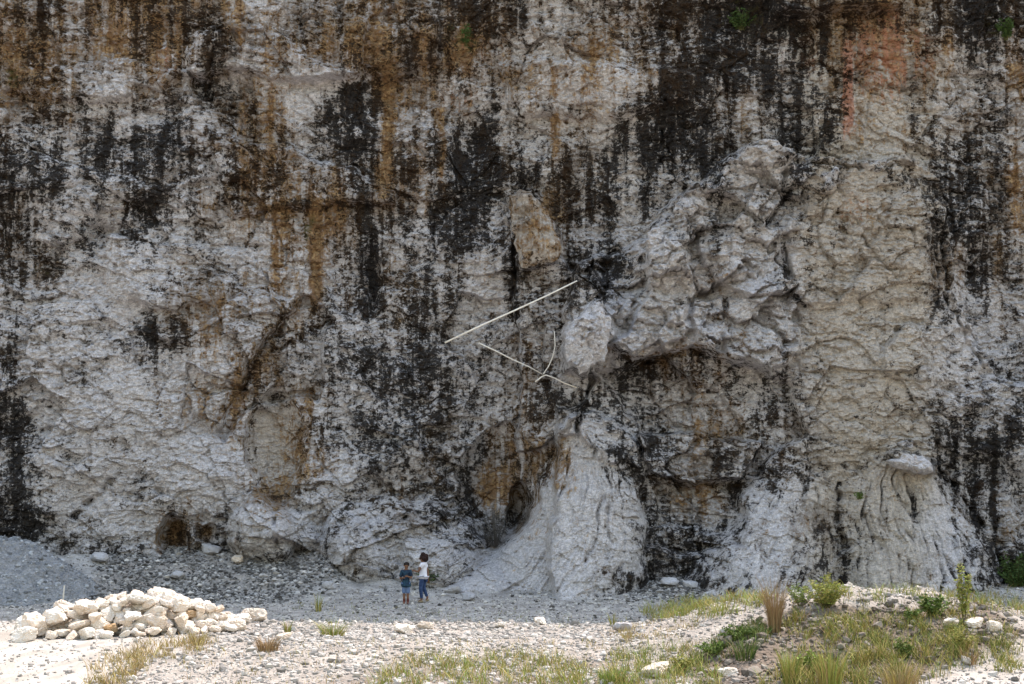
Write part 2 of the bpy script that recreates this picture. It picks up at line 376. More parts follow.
    f0, j0 = facets(X / 3.6 - .25 * Z, Z / 3.0 + .2 * X, 29, .2)
    rough = rough * (.75 + .9 * np.clip(fbm(x / 4, z / 4, 62, 2) + .2, 0, 1))
    bed = fbm(x / 2.0, z / .45, 24, 4, .6)
    fine = fbm(x / .35, z / .28, 26, 3, .6)
    pocket = -np.clip(fbm(x / .9, z / .55, 60, 4, .6) - .12, 0, 1)
    h += big * (.5 + .5 * rough)
    h += rough * (.30 * f0 + .20 * f1 + .10 * f2 + .068 * f3 + .042 * f4 + .09 * bed + .085 * fine + .55 * pocket - .10 * np.exp(-j1 * 14) - .05 * np.exp(-j2 * 10))
    h += (1 - rough) * (.025 * f3 + .018 * f4 + .04 * f2)
    return h, rough, crack, ribs, fanm

DARK = """45355662233235774244578885663688
44323354333457643224668855423367
54223353102545432112378854424244
25543445216734363224775256414345
65577743437744853446876476202555
75465656545665876556556344234564
52336524345645844576654364334565
62535231334644734346344444213465
56414542224745535477223343113355
43233432235656434441233322132443
53436632434455334322122231122123
52425313325656545426565343222233
64211222333356545665434353234333
73422111245554433224545542213567
52413222222455454526536353212555
63324222322344626132524333122444
76323643134334454132554324311243
64464555542233321131564324311257
55555555544333322236555434322457"""
OCHR = """44366653223443541123442214664413
65456641345766532244432214565413
54204320300453132433432211442303
14210104510132302131212311411120
20000043500032230300011200211210
11010206643453131320000000001214
30012023546432003620000001221002
30000001243200106300000000000123
22000220232130303210002000001212
00000243233043003200003000000001
00000341310030003100012200000001
20000005400000003101442000000000
00000235060002003100021010000000
00000003060002044000034320000000
00000002062003035500111030000000
00000000500130263000232000000030
00000440001000002000000003000002
00000300000000000000000000000000
00000000000000000000000000000000"""
def grid_map(s, px, py):
    g = np.array([[int(c) for c in r] for r in s.split()], np.float32) / 9.0
    u = np.clip(px / 32 - .5, 0, 30.999); v = np.clip(py / 32 - .5, 0, 17.999)
    i = u.astype(int); j = v.astype(int); a = u - i; b = v - j
    return (g[j, i] * (1 - a) + g[j, i + 1] * a) * (1 - b) + (g[j + 1, i] * (1 - a) + g[j + 1, i + 1] * a) * b

def build_cliff():
    step = .041
    xs = np.concatenate([-np.geomspace(70, 21.6, 14), np.arange(-21, 21.001, step), np.geomspace(21.6, 70, 14)])
    zs = np.concatenate([np.arange(-.6, 22.8, step), np.linspace(23.1, 31.0, 16)])
    x, z = np.meshgrid(xs, zs); x = x.astype(np.float32); z = z.astype(np.float32)
    off = np.zeros_like(x) + 1.0
    # the relief is looked up where each point stands in the photograph; two passes settle its depth
    xl, zl = np.meshgrid(np.concatenate([[-70], np.arange(-21, 21.01, .3), [70]]), np.concatenate([np.arange(-.6, 22.8, .3), [31]]))
    px, py = project(x, CY - off, z)
    for k in range(2):
        h, rough, crack, ribs, fanm = cliff_offset(px, py, x, z)
        # smooth estimate for the lookup
        px, py = project(x, CY - (off + 0.8 * (h - off) if k == 0 else h), z); off = h
    h, rough, crack, ribs, fanm = cliff_offset(px, py, x, z)
    h *= 1 - sstep(23.0, 30, z) * .5
    y = CY - h
    # stain masks, with the shade of recesses and undercuts painted in
    wx = px + 16 * fbm(px / 45, py / 45, 70, 3, .6); wy = py + 16 * fbm(px / 45, py / 45, 75, 3, .6)
    D = grid_map(DARK, wx, wy); O = grid_map(OCHR, wx, wy)
    for cx, y0, y1, w, a in ((278, 205, 292, 6, .5), (318, 200, 305, 8, .65), (385, 60, 195, 8, .7), (442, 110, 190, 4, .5), (465, 30, 70, 9, .5), (555, 115, 160, 5, .4),
                              (700, 420, 470, 12, .15), (160, 515, 558, 7, .4), (1018, 60, 240, 9, .35), (996, 230, 330, 5, .2), (960, 240, 300, 6, .2), (575, 420, 470, 5, -.5), (240, 0, 60, 6, .3), (320, 515, 520, 5, .0)):
        s = np.exp(-((px + 5 * perlin(px / 50, py / 40, 80) - cx) / w) ** 2) * sstep(y0 - 10, y0 + 8, py) * (1 - sstep(y1 - 25, y1 + 15, py))
        O += a * s; D -= .35 * s * (a > 0)
    for cx, y0, y1, w, a in ((662, 70, 160, 4, .6), (700, 115, 168, 5, .6), (682, 60, 105, 10, .4), (825, 10, 62, 4, .6), (845, 18, 40, 3, .4), (350, 85, 160, 10, .4), (830, 100, 150, 8, .4), (790, 90, 140, 9, .3),
                              (376, 230, 305, 4, .5), (150, 325, 360, 5, .3), (172, 320, 362, 4, .4), (490, 110, 190, 10, .2), (40, 0, 30, 5, .3), (18, 400, 545, 7, .35), (970, 230, 290, 7, .3), (1000, 170, 300, 6, .3),
                              (515, 225, 330, 4, .5), (955, 440, 545, 2.5, .4), (975, 440, 545, 2.5, .5), (993, 440, 545, 2.5, .45), (915, 480, 560, 2, .3), (900, 470, 590, 2, .25), (884, 480, 560, 2, .3)):
        s = np.exp(-((px + 4 * perlin(px / 50, py / 30, 81) - cx) / w) ** 2) * sstep(y0 - 8, y0 + 6, py) * (1 - sstep(y1 - 15, y1 + 12, py))
        D += a * s
    D += .22 * in_poly(wx, wy, [(600, 262), (650, 250), (640, 300), (600, 300)], 8)  # shade inside the recess, painted into the dark mask
    for cx, cy, rx, ry, a in ((640, 240, 60, 70, -.15), (590, 340, 26, 36, -.4), (575, 520, 70, 80, -.25), (910, 530, 70, 70, -.12), (210, 480, 60, 40, -.15), (265, 530, 40, 30, -.3),
                              (640, 310, 40, 50, -.3), (590, 88, 60, 22, -.3), (305, 95, 30, 30, -.2), (877, 130, 34, 45, -.38), (885, 60, 40, 50, -.12), (600, 70, 70, 40, -.15), (430, 95, 40, 20, -.15), (482, 285, 22, 45, -.3), (480, 270, 14, 40, -.2), (400, 545, 70, 26, -.1),
                              (760, 20, 60, 26, .25), (20, 540, 30, 30, .3), (380, 105, 24, 60, .12), (470, 155, 22, 40, .2)):
        D += a * blob(px, py, cx, cy, rx, ry)
    D = D + .40 * np.clip(ribs, -.3, 1) - .07 * fanm
    # stained seams and hollows; shade under ledges and in gaps painted dark too
    jx = px + 3 * perlin(px / 12, py / 12, 84); jy = py + 3 * perlin(px / 12, py / 12, 85)
    for pts, w, dd, do in (([(306, 296), (285, 314), (262, 345), (242, 385), (215, 425)], 4, .30, .35), ([(332, 320), (300, 337), (270, 352), (250, 378)], 3.5, .25, .4), ([(250, 400), (256, 470), (275, 500), (298, 490), (304, 440)], 3.5, .30, .3),
                           ([(838, 485), (836, 520), (848, 552), (840, 600)], 3.5, .45, .1), ([(840, 485), (870, 462), (905, 450), (940, 470), (965, 500), (1000, 560)], 4, .40, 0), ([(764, 226), (778, 208), (790, 192), (803, 180)], 3, .5, 0),
                           ([(787, 240), (786, 288), (806, 308)], 3, .4, 0), ([(610, 348), (640, 366), (690, 350), (730, 356)], 4, .3, .5), ([(646, 476), (690, 484), (745, 486)], 3.5, .3, .4), ([(75, 516), (88, 503), (104, 490), (118, 472)], 3, .4, 0),
                           ([(645, 255), (648, 275), (625, 322)], 3, .4, 0), ([(700, 240), (725, 262), (700, 290)], 3, .2, .3), ([(265, 211), (300, 204), (340, 204), (398, 207)], 4, .35, .35), ([(740, 480), (720, 530), (680, 575)], 5, .35, 0), ([(765, 470), (800, 478), (825, 482)], 4, .35, .2),
                           ([(905, 322), (893, 336), (880, 346)], 2, .4, 0), ([(938, 200), (936, 262), (938, 300), (926, 335)], 2.5, .35, 0), ([(560, 445), (530, 500), (515, 530)], 5, .25, .2), ([(640, 470), (648, 520), (650, 580)], 4, .4, 0), ([(585, 445), (610, 450), (632, 462)], 5, .5, 0),
                           ([(590, 585), (600, 572), (620, 575), (640, 582)], 6, .45, .3), ([(405, 515), (425, 510), (440, 515)], 4, .4, 0), ([(860, 335), (880, 325)], 3, .25, .1), ([(790, 300), (830, 290), (870, 285)], 4, .1, .05), ([(335, 535), (350, 500), (375, 470)], 5, .25, .1)):
        L = near_line(jx, jy, pts, w) * (.55 + .6 * fbm(px / 12, py / 12, 86, 2)); D += dd * 1.15 * L; O += do * L
    for cx, cy, rx, ry, dd, do in ((277, 452, 19, 44, -.45, .10), (492, 490, 22, 34, -.4, .18), (700, 507, 36, 22, -.35, .15), (535, 232, 18, 34, -.3, .30), (650, 325, 32, 32, -.35, -.1), (745, 260, 34, 34, -.18, -.1), (760, 168, 22, 22, -.25, 0), (172, 536, 10, 20, 0, .5), (207, 532, 8, 9, .1, .5), (700, 400, 60, 34, -.18, .0)):
        bl = blob(wx * .3 + px * .7, wy * .3 + py * .7, cx, cy, rx, ry) ** .6; D += dd * bl; O += do * bl
    mass = in_poly(wx, wy, [(640, 250), (668, 205), (735, 152), (785, 150), (800, 200), (790, 300), (800, 350), (770, 372), (690, 348), (640, 364), (606, 350), (564, 372), (562, 335), (598, 300), (630, 300)], 14)
    D -= .12 * mass; O -= .1 * mass * (py < 330)
    D -= .22 * in_poly(wx, wy, [(572, 430), (585, 430), (600, 470), (590, 520), (560, 560), (540, 592), (440, 592), (500, 560), (540, 510), (560, 465)], 10)
    D -= .12 * in_poly(wx, wy, [(30, 250), (200, 250), (230, 300), (230, 500), (150, 545), (60, 520), (30, 400)], 30)
    D -= .12 * in_poly(wx, wy, [(790, 170), (930, 190), (930, 430), (800, 440)], 30)
    warm = np.clip(sstep(780, 830, wx) * (1 - sstep(900, 960, wx)) * .9 + .25 * fbm(px / 90, py / 70, 90, 3) + .15 + .3 * sstep(430, 520, wx) * (1 - sstep(150, 400, wy)), 0, 1)
    warm = np.maximum(warm, .9 * blob(wx, wy, 277, 445, 34, 66) ** .5); warm *= 1 - .7 * blob(wx, wy, 590, 340, 40, 50)
    pink = np.zeros_like(px)
    for cx, cy, rx, ry, a in ((848, 90, 7, 60, 1.1), (880, 55, 45, 60, .55), (920, 50, 30, 40, .45), (800, 60, 30, 40, .35), (853, 208, 18, 22, .35), (480, 55, 40, 30, .35), (165, 60, 25, 20, .3), (460, 100, 20, 20, .3), (848, 125, 12, 20, .4)):
        pink = np.maximum(pink, a * blob(px + 4 * perlin(px / 20, py / 20, 82), py, cx, cy, rx, ry) ** .5)
    green = np.zeros_like(px)
    for cx, cy, rx, ry, a in ((465, 35, 20, 16, .5), (308, 225, 7, 14, .6), (6, 75, 10, 16, .5), (745, 22, 30, 30, .4), (1000, 30, 20, 30, .4), (290, 500, 40, 30, .2), (350, 510, 14, 40, .4), (40, 270, 30, 10, .4), (95, 330, 14, 12, .35), (430, 500, 60, 50, .2), (240, 400, 10, 60, .3)):
        green = np.maximum(green, a * blob(wx, wy, cx, cy, rx, ry) ** .5)
    one = np.ones_like(px)
    run = fbm(px / 16 + .3 * perlin(px / 40, py / 60, 97), py / 150, 98, 3, .6)
    D += run * (.10 + .55 * np.clip(D, 0, .8)) * (.5 + .5 * sstep(330, 200, py)) * 1.3
    D = np.clip(.43 + (D - .43) * 1.0 + .035, -.25, 1.0); O = O * (1 + .8 * fbm(px / 11, py / 120, 99, 2)); O = O * 1.05 + .05 * sstep(.02, .15, O) + .03 * sstep(260, 60, py) * (.5 + fbm(px / 70, py / 50, 96, 3))
    stain = np.stack([D, O, warm, one], -1).reshape(-1, 4)
    tint = np.stack([pink, green, np.clip(crack, 0, 1) * .25, one], -1).reshape(-1, 4)
    ny, nx = x.shape
    V = np.stack([x, y, z], -1).reshape(-1, 3)
    # plateau behind the rim and its far side
    rows = [V]; 
    for yy, zz in ((63, 31.2), (140, 31.5), (141, -1.0)):
        r = np.stack([xs, np.full(nx, yy), np.full(nx, zz)], -1); rows.append(r)
        stain = np.concatenate([stain, np.tile([[.4, .1, .3, 1]], (nx, 1))]); tint = np.concatenate([tint, np.tile([[0, .3, 0, 1]], (nx, 1))])
    V = np.concatenate(rows); ny += 3
    i = np.arange(ny - 1)[:, None] * nx + np.arange(nx - 1)[None, :]; i = i.ravel()
    Fq = np.stack([i, i + 1, i + nx + 1, i + nx], -1)
    o = link('cliff', np_mesh('cliff', V, Fq, M_CLIFF, False, {'stain': stain, 'tint': tint}))
    tag(o, kind='structure')
    return o, (xs, zs, y)
CLIFF, (CXS, CZS, CYY) = build_cliff()
def cliff_y(x, z):
    i = int(np.clip(np.searchsorted(CXS, x), 0, len(CXS) - 1)); j = int(np.clip(np.searchsorted(CZS, z), 0, len(CZS) - 1))
    return float(CYY[j, i])
def on_cliff(px, py):
    p = at_y(px, py, 56)
    for k in range(4): p = at_y(px, py, cliff_y(p.x, p.z))
    return p

# ------------------------------------------------------------------ boulders and slabs wedged in the face (pieces of the cliff)
def boulder(pts, a, dk=.2, wm=.15, oc=0.0, seed=1, nr=14, nseg=72, tilt=.0):
    rs = np.random.RandomState(seed); pts = np.array(pts, float); c = pts.mean(0); cl = np.vstack([pts, pts[:1]])
    L = np.concatenate([[0], np.cumsum(np.linalg.norm(np.diff(cl, axis=0), axis=1))]); t = np.linspace(0, L[-1], nseg, endpoint=False)
    O = np.stack([np.interp(t, L, cl[:, 0]), np.interp(t, L, cl[:, 1])], -1)
    O += 3.2 * np.stack([perlin(O[:, 0] / 7, O[:, 1] / 7, seed), perlin(O[:, 0] / 7, O[:, 1] / 7, seed + 1)], -1)
    ys = [on_cliff(*(c + (o - c) * f)).y for o in O[::6] for f in (.3, .7, .95)]; Y0 = float(np.percentile(ys, 35))
    rings = list(np.linspace(.06, 1, nr)); V = [list(at_y(*c, Y0))]
    for r in rings + [.97, .90]:
        for o in O: V.append(list(at_y(*(c + (o - c) * r), Y0)))
    V = np.array(V); rr = np.concatenate([[0], np.repeat(rings + [1, 1], nseg)])
    dome = a * (1 - rr ** 4) ** .7
    f, _ = facets(V[:, 0] / .8 + seed, V[:, 2] / .6, seed, .7); f2, _ = facets(V[:, 0] / .25, V[:, 2] / .2 + seed, seed + 5, .8)
    V[:, 1] -= dome + (.05 * f2 + .34 * (np.abs(fbm(V[:, 0] / 1.1, V[:, 2] / .9, seed + 7, 4, .55)) * -2 + .3) + .16 * fbm(V[:, 0] / .5, V[:, 2] / .4, seed + 9, 4, .6)) * (.4 + .6 * (rr < 1)) + tilt * (V[0, 2] - V[:, 2])
    V[-2 * nseg:-nseg, 1] += a * .5; V[-nseg:, 1] += a * .8 + .5
    T = [[0, 1 + (k + 1) % nseg, 1 + k] for k in range(nseg)]
    for q in range(len(rings) + 1):
        for k in range(nseg):
            A = 1 + q * nseg + k; B = 1 + q * nseg + (k + 1) % nseg; T += [[A, B, B + nseg], [A, B + nseg, A + nseg]]
    px, py = project(V[:, 0], V[:, 1], V[:, 2]); D = np.clip(.43 + (grid_map(DARK, px, py) - .45 + dk * .5), -.2, 1)
    st = np.stack([D, np.full(len(V), oc) + .5 * grid_map(OCHR, px, py), np.full(len(V), wm), np.ones(len(V))], -1)
    me = np_mesh('boulder', V, np.array(T), M_CLIFF, False, {'stain': st, 'tint': np.tile([[0, 0, 0, 1.]], (len(V), 1))})
    return link('boulder', me, CLIFF)
for k, (pts, a, kw) in enumerate((
    ([(564, 340), (576, 318), (590, 312), (598, 303), (606, 314), (613, 317), (609, 340), (604, 360), (590, 366), (582, 376), (574, 366), (567, 362)], .26, dict(dk=-.6, wm=0)),
    ([(507, 197), (518, 191), (530, 190), (541, 203), (548, 213), (556, 232), (564, 250), (556, 262), (540, 263), (522, 270), (515, 240)], .42, dict(oc=.24, wm=.9, dk=-.3)),
    ([(738, 156), (747, 146), (766, 145), (782, 152), (786, 160), (770, 166), (750, 164)], .35, dict(wm=.4, dk=-.5)),
    ([(911, 374), (922, 366), (932, 372), (930, 380), (915, 381)], .25, dict(wm=.5)),
    ([(889, 460), (905, 453), (925, 456), (933, 464), (932, 474), (915, 474), (893, 467)], .40, dict(dk=-.5)),
    ([(898, 442), (906, 438), (914, 442), (912, 449), (900, 449)], .22, {}),
    ([(860, 164), (880, 160), (893, 163), (888, 171), (866, 171)], .25, dict(wm=.5)),
    ([(790, 165), (806, 162), (812, 176), (800, 186), (790, 182)], .28, {}),
    ([(820, 175), (836, 168), (842, 182), (828, 192)], .25, {}),
    ([(672, 205), (690, 196), (698, 208), (688, 222), (676, 218)], .25, dict(dk=-.3)),
    ([(646, 232), (660, 226), (664, 240), (656, 252), (646, 248)], .22, dict(dk=-.3)),
    ([(612, 316), (626, 304), (634, 300), (630, 316), (618, 330)], .25, dict(dk=-.2)))):
    boulder(pts, a, seed=600 + k * 3, **kw)

# ================================================================== THE GROUND
def ground_z(x, y):
    x = np.asarray(x, np.float32); y = np.asarray(y, np.float32)
    z = .10 * fbm(x / 5, y / 5, 100, 3) + .05 * fbm(x / 1.1, y / 1.1, 104, 3)
    px = 512 + F * x / np.maximum(y, 5)
    dens = sstep(26, 30, y)
    # talus at the foot of the face
    tl = np.interp(px, [-300, 60, 120, 330, 360, 480, 640, 660, 740, 800, 1024, 1400], [1.7, 1.7, 1.6, 1.5, .7, .5, .5, 1.0, .9, .5, .6, .6])
    z = z + tl * sstep(50.5, 57.5, y + .6 * perlin(x / 2, y / 2, 107))
    # rubble swell in the middle foreground, mound on the right, dusty track left
    z = z + .30 * np.exp(-((x + 3.0) / 5.5) ** 2 - ((y - 37.5) / 3.0) ** 2)
    r = ((x - 8.9 + .8 * perlin(x / 2, y / 2, 108)) / 4.8) ** 2 + ((y - 38.2 + .8 * perlin(x / 2, y / 2, 109)) / 3.1) ** 2
    z = z + 1.35 * np.exp(-r ** 1.3) * (1 + .22 * fbm(x / 1.1, y / 1.1, 110, 3))
    z = z + .80 * sstep(2.5, 7.5, x + .8 * perlin(y / 2, x / 2, 111)) * (1 - .5 * sstep(8, 13, x)) * np.exp(-(np.abs(y - 42.0) / 1.9) ** 3) * (1 + .2 * fbm(x / 1.5, y / 1.5, 112, 3))
    z = z + .2 * np.exp(-((x - 12.5) / 3.0) ** 2 - ((y - 40.5) / 3) ** 2)
    return z - .08 * (1 - dens)
def gz(x, y): return float(ground_z(np.array([x]), np.array([y]))[0])
def on_ground(px, py):
    """first point of the ground sheet along the ray of a pixel"""
    a, b, c = ray(px, py)
    t = np.arange(25, 64, .05); zz = CAMZ + c * t; g = ground_z(a * t, b * t)
    k = np.argmax(zz < g); tt = t[k] if zz[k] < g[k] else 57.0
    return Vector((a * tt, b * tt, gz(a * tt, b * tt)))
def build_ground():
    xs = np.concatenate([-np.geomspace(900, 21, 16), np.arange(-20, 20.01, .11), np.geomspace(21, 900, 16)])
    ys = np.concatenate([-np.geomspace(900, 5, 12), np.linspace(0, 27, 12), np.arange(28, 58.01, .11), np.geomspace(60, 1500, 14)])
    x, y = np.meshgrid(xs, ys)
    z = ground_z(np.clip(x, -60, 60), np.clip(y, 5, 70)) - .25 * (y > 58)
    px, py = project(x, np.maximum(y, 10), z)
    wx = px + 14 * fbm(x / 1.5, y / 1.5, 120, 3); wy = py + 5 * fbm(x / 1.2, y / 1.2, 124, 3)
    soil = .8 * in_poly(wx, wy, [(690, 660), (740, 625), (800, 606), (1000, 606), (1024, 640), (960, 660), (900, 690), (700, 700)], 20)
    soil = np.maximum(soil, .45 * in_poly(wx, wy, [(85, 600), (110, 550), (330, 545), (350, 575), (300, 596), (180, 600)], 16))
    soil = np.maximum(soil, .5 * in_poly(wx, wy, [(630, 590), (650, 560), (760, 555), (700, 600)], 12))
    soil = np.maximum(soil, .5 * in_poly(wx, wy, [(280, 690), (400, 655), (700, 655), (720, 690)], 14))
    soil = np.maximum(soil, .45 * in_poly(wx, wy, [(240, 640), (280, 630), (295, 650), (260, 662)], 8))
    dust = .95 * in_poly(wx, wy, [(-200, 622), (60, 622), (230, 640), (130, 660), (85, 690), (-200, 700)], 12)
    dust = np.maximum(dust, .8 * in_poly(wx, wy, [(960, 672), (1030, 655), (1100, 690), (950, 695)], 8))
    grey = sstep(43.5, 45, y + .6 * perlin(x / 2, y / 2, 130)) * (1 - dust)  # follows the cliff's shadow edge: shaded floor gets a paler colour
    c = np.stack([soil, dust, grey, np.ones_like(soil)], -1).reshape(-1, 4)
    V = np.stack([x, y, z], -1).reshape(-1, 3); ny, nx = x.shape
    i = (np.arange(ny - 1)[:, None] * nx + np.arange(nx - 1)[None, :]).ravel()
    o = link('ground', np_mesh('ground', V, np.stack([i, i + 1, i + nx + 1, i + nx], -1), M_GROUND, True, {'tint': c})); tag(o, kind='structure')
build_ground()

# ================================================================== ROCK SHAPES
def ico(sub):
    bm = bmesh.new(); bmesh.ops.create_icosphere(bm, subdivisions=sub, radius=1)
    V = np.array([v.co[:] for v in bm.verts], np.float32); Fc = np.array([[v.index for v in f.verts] for f in bm.faces], np.int32); bm.free()
    return V, Fc
ICO1, ICO2, ICO3, ICO4 = ico(1), ico(2), ico(3), ico(4)
OCTA = (np.array([[1, 0, 0], [-1, 0, 0], [0, 1, 0], [0, -1, 0], [0, 0, 1], [0, 0, -1]], np.float32), np.array([[0, 2, 4], [2, 1, 4], [1, 3, 4], [3, 0, 4], [2, 0, 5], [1, 2, 5], [3, 1, 5], [0, 3, 5]], np.int32))
def rock_shape(base, rs, planes=10, flat=1.0):
    """unit ball cut by random planes: an angular block about 2 units across"""
    V, Fc = base; d = V / np.linalg.norm(V, axis=1, keepdims=True)
    n = rs.normal(size=(planes, 3)); n /= np.linalg.norm(n, axis=1, keepdims=True)
    n = np.concatenate([n, [[0, 0, 1], [0, 0, -1]]]); off = rs.uniform(.62, .95, len(n))
    q = d @ n.T; r = np.where(q > .05, off / np.maximum(q, .05), 9).min(1); r = np.minimum(r, 1.25)
    r = r * (1 + (.05 if len(r) < 1000 else .012) * rs.normal(size=len(r)) * (len(r) > 50))
    if len(r) > 1000: r = r * (1 + .035 * fbm(d[:, 0] * 2.2 + off[0] * 50, d[:, 1] * 2.2 + d[:, 2] * 2.7, 300, 4, .6))
    return (d * r[:, None] * np.array([1, rs.uniform(.75, .95), rs.uniform(.62, .85) * flat])).astype(np.float32), Fc
RS = np.random.RandomState(11)
def rock_meshes(n, mat, base=ICO3, nm='rock', planes=9, flat=1.0):
    out = []
    for k in range(n):
        V, Fc = rock_shape(base, RS, planes, flat)
        out.append(np_mesh(nm, V, Fc, mat, False))
    return out
PILE_ME = rock_meshes(9, M_PILE, ICO4, 'quarry_block'); PILE_OME = rock_meshes(2, M_PILE_O, ICO4, 'quarry_block')
GREY_ME = rock_meshes(6, M_GREYROCK, ICO3, 'boulder')

# ------------------------------------------------------------------ pile of quarried blocks
def build_pile():
    c = on_ground(132, 632); rs = np.random.RandomState(5); placed = []
    A, B = 3.15, 1.55
    gxs = np.linspace(c.x - 5, c.x + 5, 80); gys = np.linspace(c.y - 4, c.y + 4, 80); GG = ground_z(*np.meshgrid(gxs, gys))
    gz = lambda x, y: float(GG[min(79, max(0, int((y - c.y + 4) / 8 * 79 + .5))), min(79, max(0, int((x - c.x + 5) / 10 * 79 + .5)))])
    tries = 0
    while len(placed) < 240 and tries < 12000:
        tries += 1
        u = rs.uniform(-1, 1); v = rs.uniform(-1, 1)
        if u * u + v * v > 1: continue
        k = len(placed); r = .12 + .30 * rs.rand() ** 1.7 if k < 90 else .11 + .20 * rs.rand() ** 1.5
        if k >= 70: u *= .85; v *= .75
        if k >= 140: u = u * .8 + .05; v *= .6
        x = c.x + u * A - v * .3; y = c.y + v * B + .5 * u
        zc = gz(x, y) + r * .72
        n_over = 0
        for (xx, yy, zz, rr) in placed:
            d2 = (x - xx) ** 2 + (y - yy) ** 2; s = (r + rr) * .74
            if d2 < s * s:
                n_over += 1; zc = max(zc, zz + math.sqrt(s * s - d2) * .84)
        if k < 70 and n_over: continue
        if zc > gz(x, y) + .98 - .50 * abs(u): continue
        placed.append((x, y, zc, r))
    for (px, py, r) in ((253, 622, .30), (241, 624, .22), (24, 641, .27), (232, 632, .18), (65, 606, .01)):
        if r > .1:
            p = on_ground(px, py); placed.append((p.x, p.y, p.z + r * .62, r))
    return placed
PILE = build_pile()
def label_pile():
    pr = [project(x, y, z) for x, y, z, r in PILE]
    special = {}
    def pick(key, text):
        idx = sorted((i for i in range(len(PILE)) if i not in special), key=key)[0]; special[idx] = text
    pick(lambda i: -pr[i][0], 'pale limestone block at the far right end of the quarried stone pile')
    pick(lambda i: pr[i][0], 'cream limestone block at the far left end of the quarried stone pile')
    pick(lambda i: pr[i][1], 'white limestone block on the very top of the quarried stone pile')
    pick(lambda i: -PILE[i][3] + .02 * abs(pr[i][0] - 75) / 10, 'largest cream limestone block at the front left of the pile')
    pick(lambda i: -pr[i][1], 'cream limestone block lying nearest the dusty track in front of the pile')
    return pr, special
ORD = ['first', 'second', 'third', 'fourth', 'fifth', 'sixth', 'seventh', 'eighth', 'ninth', 'tenth', 'eleventh', 'twelfth', 'thirteenth', 'fourteenth', 'fifteenth', 'sixteenth', 'seventeenth', 'eighteenth', 'nineteenth', 'twentieth']
for _t, _n in (('twenty-', 'thirtieth'), ('thirty-', 'fortieth'), ('forty-', 'fiftieth')): ORD += [_t + o for o in ORD[:9]] + [_n]
def emit_pile():
    global PILE
    # leave out blocks buried wholly behind others
    msk = np.zeros((120, 320), bool); keep = []; yy, xx = np.mgrid[0:120, 0:320]
    for b in sorted(PILE, key=lambda q: q[1]):
        px, py = project(*b[:3]); d = (xx - px - 20) ** 2 + (yy - py + 560) ** 2 < (b[3] * .8 * F / b[1]) ** 2
        if (d & ~msk).sum() > .10 * max(d.sum(), 1): keep.append(b)
        msk |= d
    PILE = keep
    pr, special = label_pile()
    och = sorted(range(len(PILE)), key=lambda i: abs(pr[i][0] - 190) + abs(pr[i][1] - 610) * 2)[0]
    och2 = sorted(range(len(PILE)), key=lambda i: abs(pr[i][0] - 108) + abs(pr[i][1] - 626) * 2)[0]
    rows = {}
    for i, (x, y, z, r) in enumerate(PILE):
        if i in special or i in (och, och2): continue
        hgt = z - gz(x, y); c = on_ground(132, 632)
        row = 'front bottom row' if hgt < .36 and y < c.y + .5 * (x - c.x) / 3.15 - .2 else ('back bottom row' if hgt < .36 else ('top layer' if hgt > .66 else 'middle layer'))
        rows.setdefault(row, []).append((pr[i][0], i))
    lab = {}
    for row, l in rows.items():
        l.sort()
        for k, (_, i) in enumerate(l):
            lft = k < len(l) / 2
            lab[i] = f"pale cream block, {ORD[k if lft else len(l) - 1 - k]} from the {'left' if lft else 'right'} in the {row} of the stone pile"
    for i, (x, y, z, r) in enumerate(PILE):
        isoc = i in (och, och2) and i not in special
        me = (PILE_OME if isoc else PILE_ME)[i % (2 if isoc else 9)]
        s = r * 1.12
        o = link('quarry_block', me, None, (x, y, z), (RS.uniform(-.4, .4), RS.uniform(-.4, .4), RS.uniform(0, 6.28)), (s * RS.uniform(.85, 1.2), s * RS.uniform(.9, 1.05), s * RS.uniform(.85, 1.1)))
        if i in special: t = special[i]
        elif isoc: t = 'ochre stained block among the white stones on the upper right of the pile' if i == och else 'ochre stained block low in the middle of the stone pile'
        else: t = lab[i]
        tag(o, t, 'rock', 'quarried blocks heaped beside the track')
emit_pile()

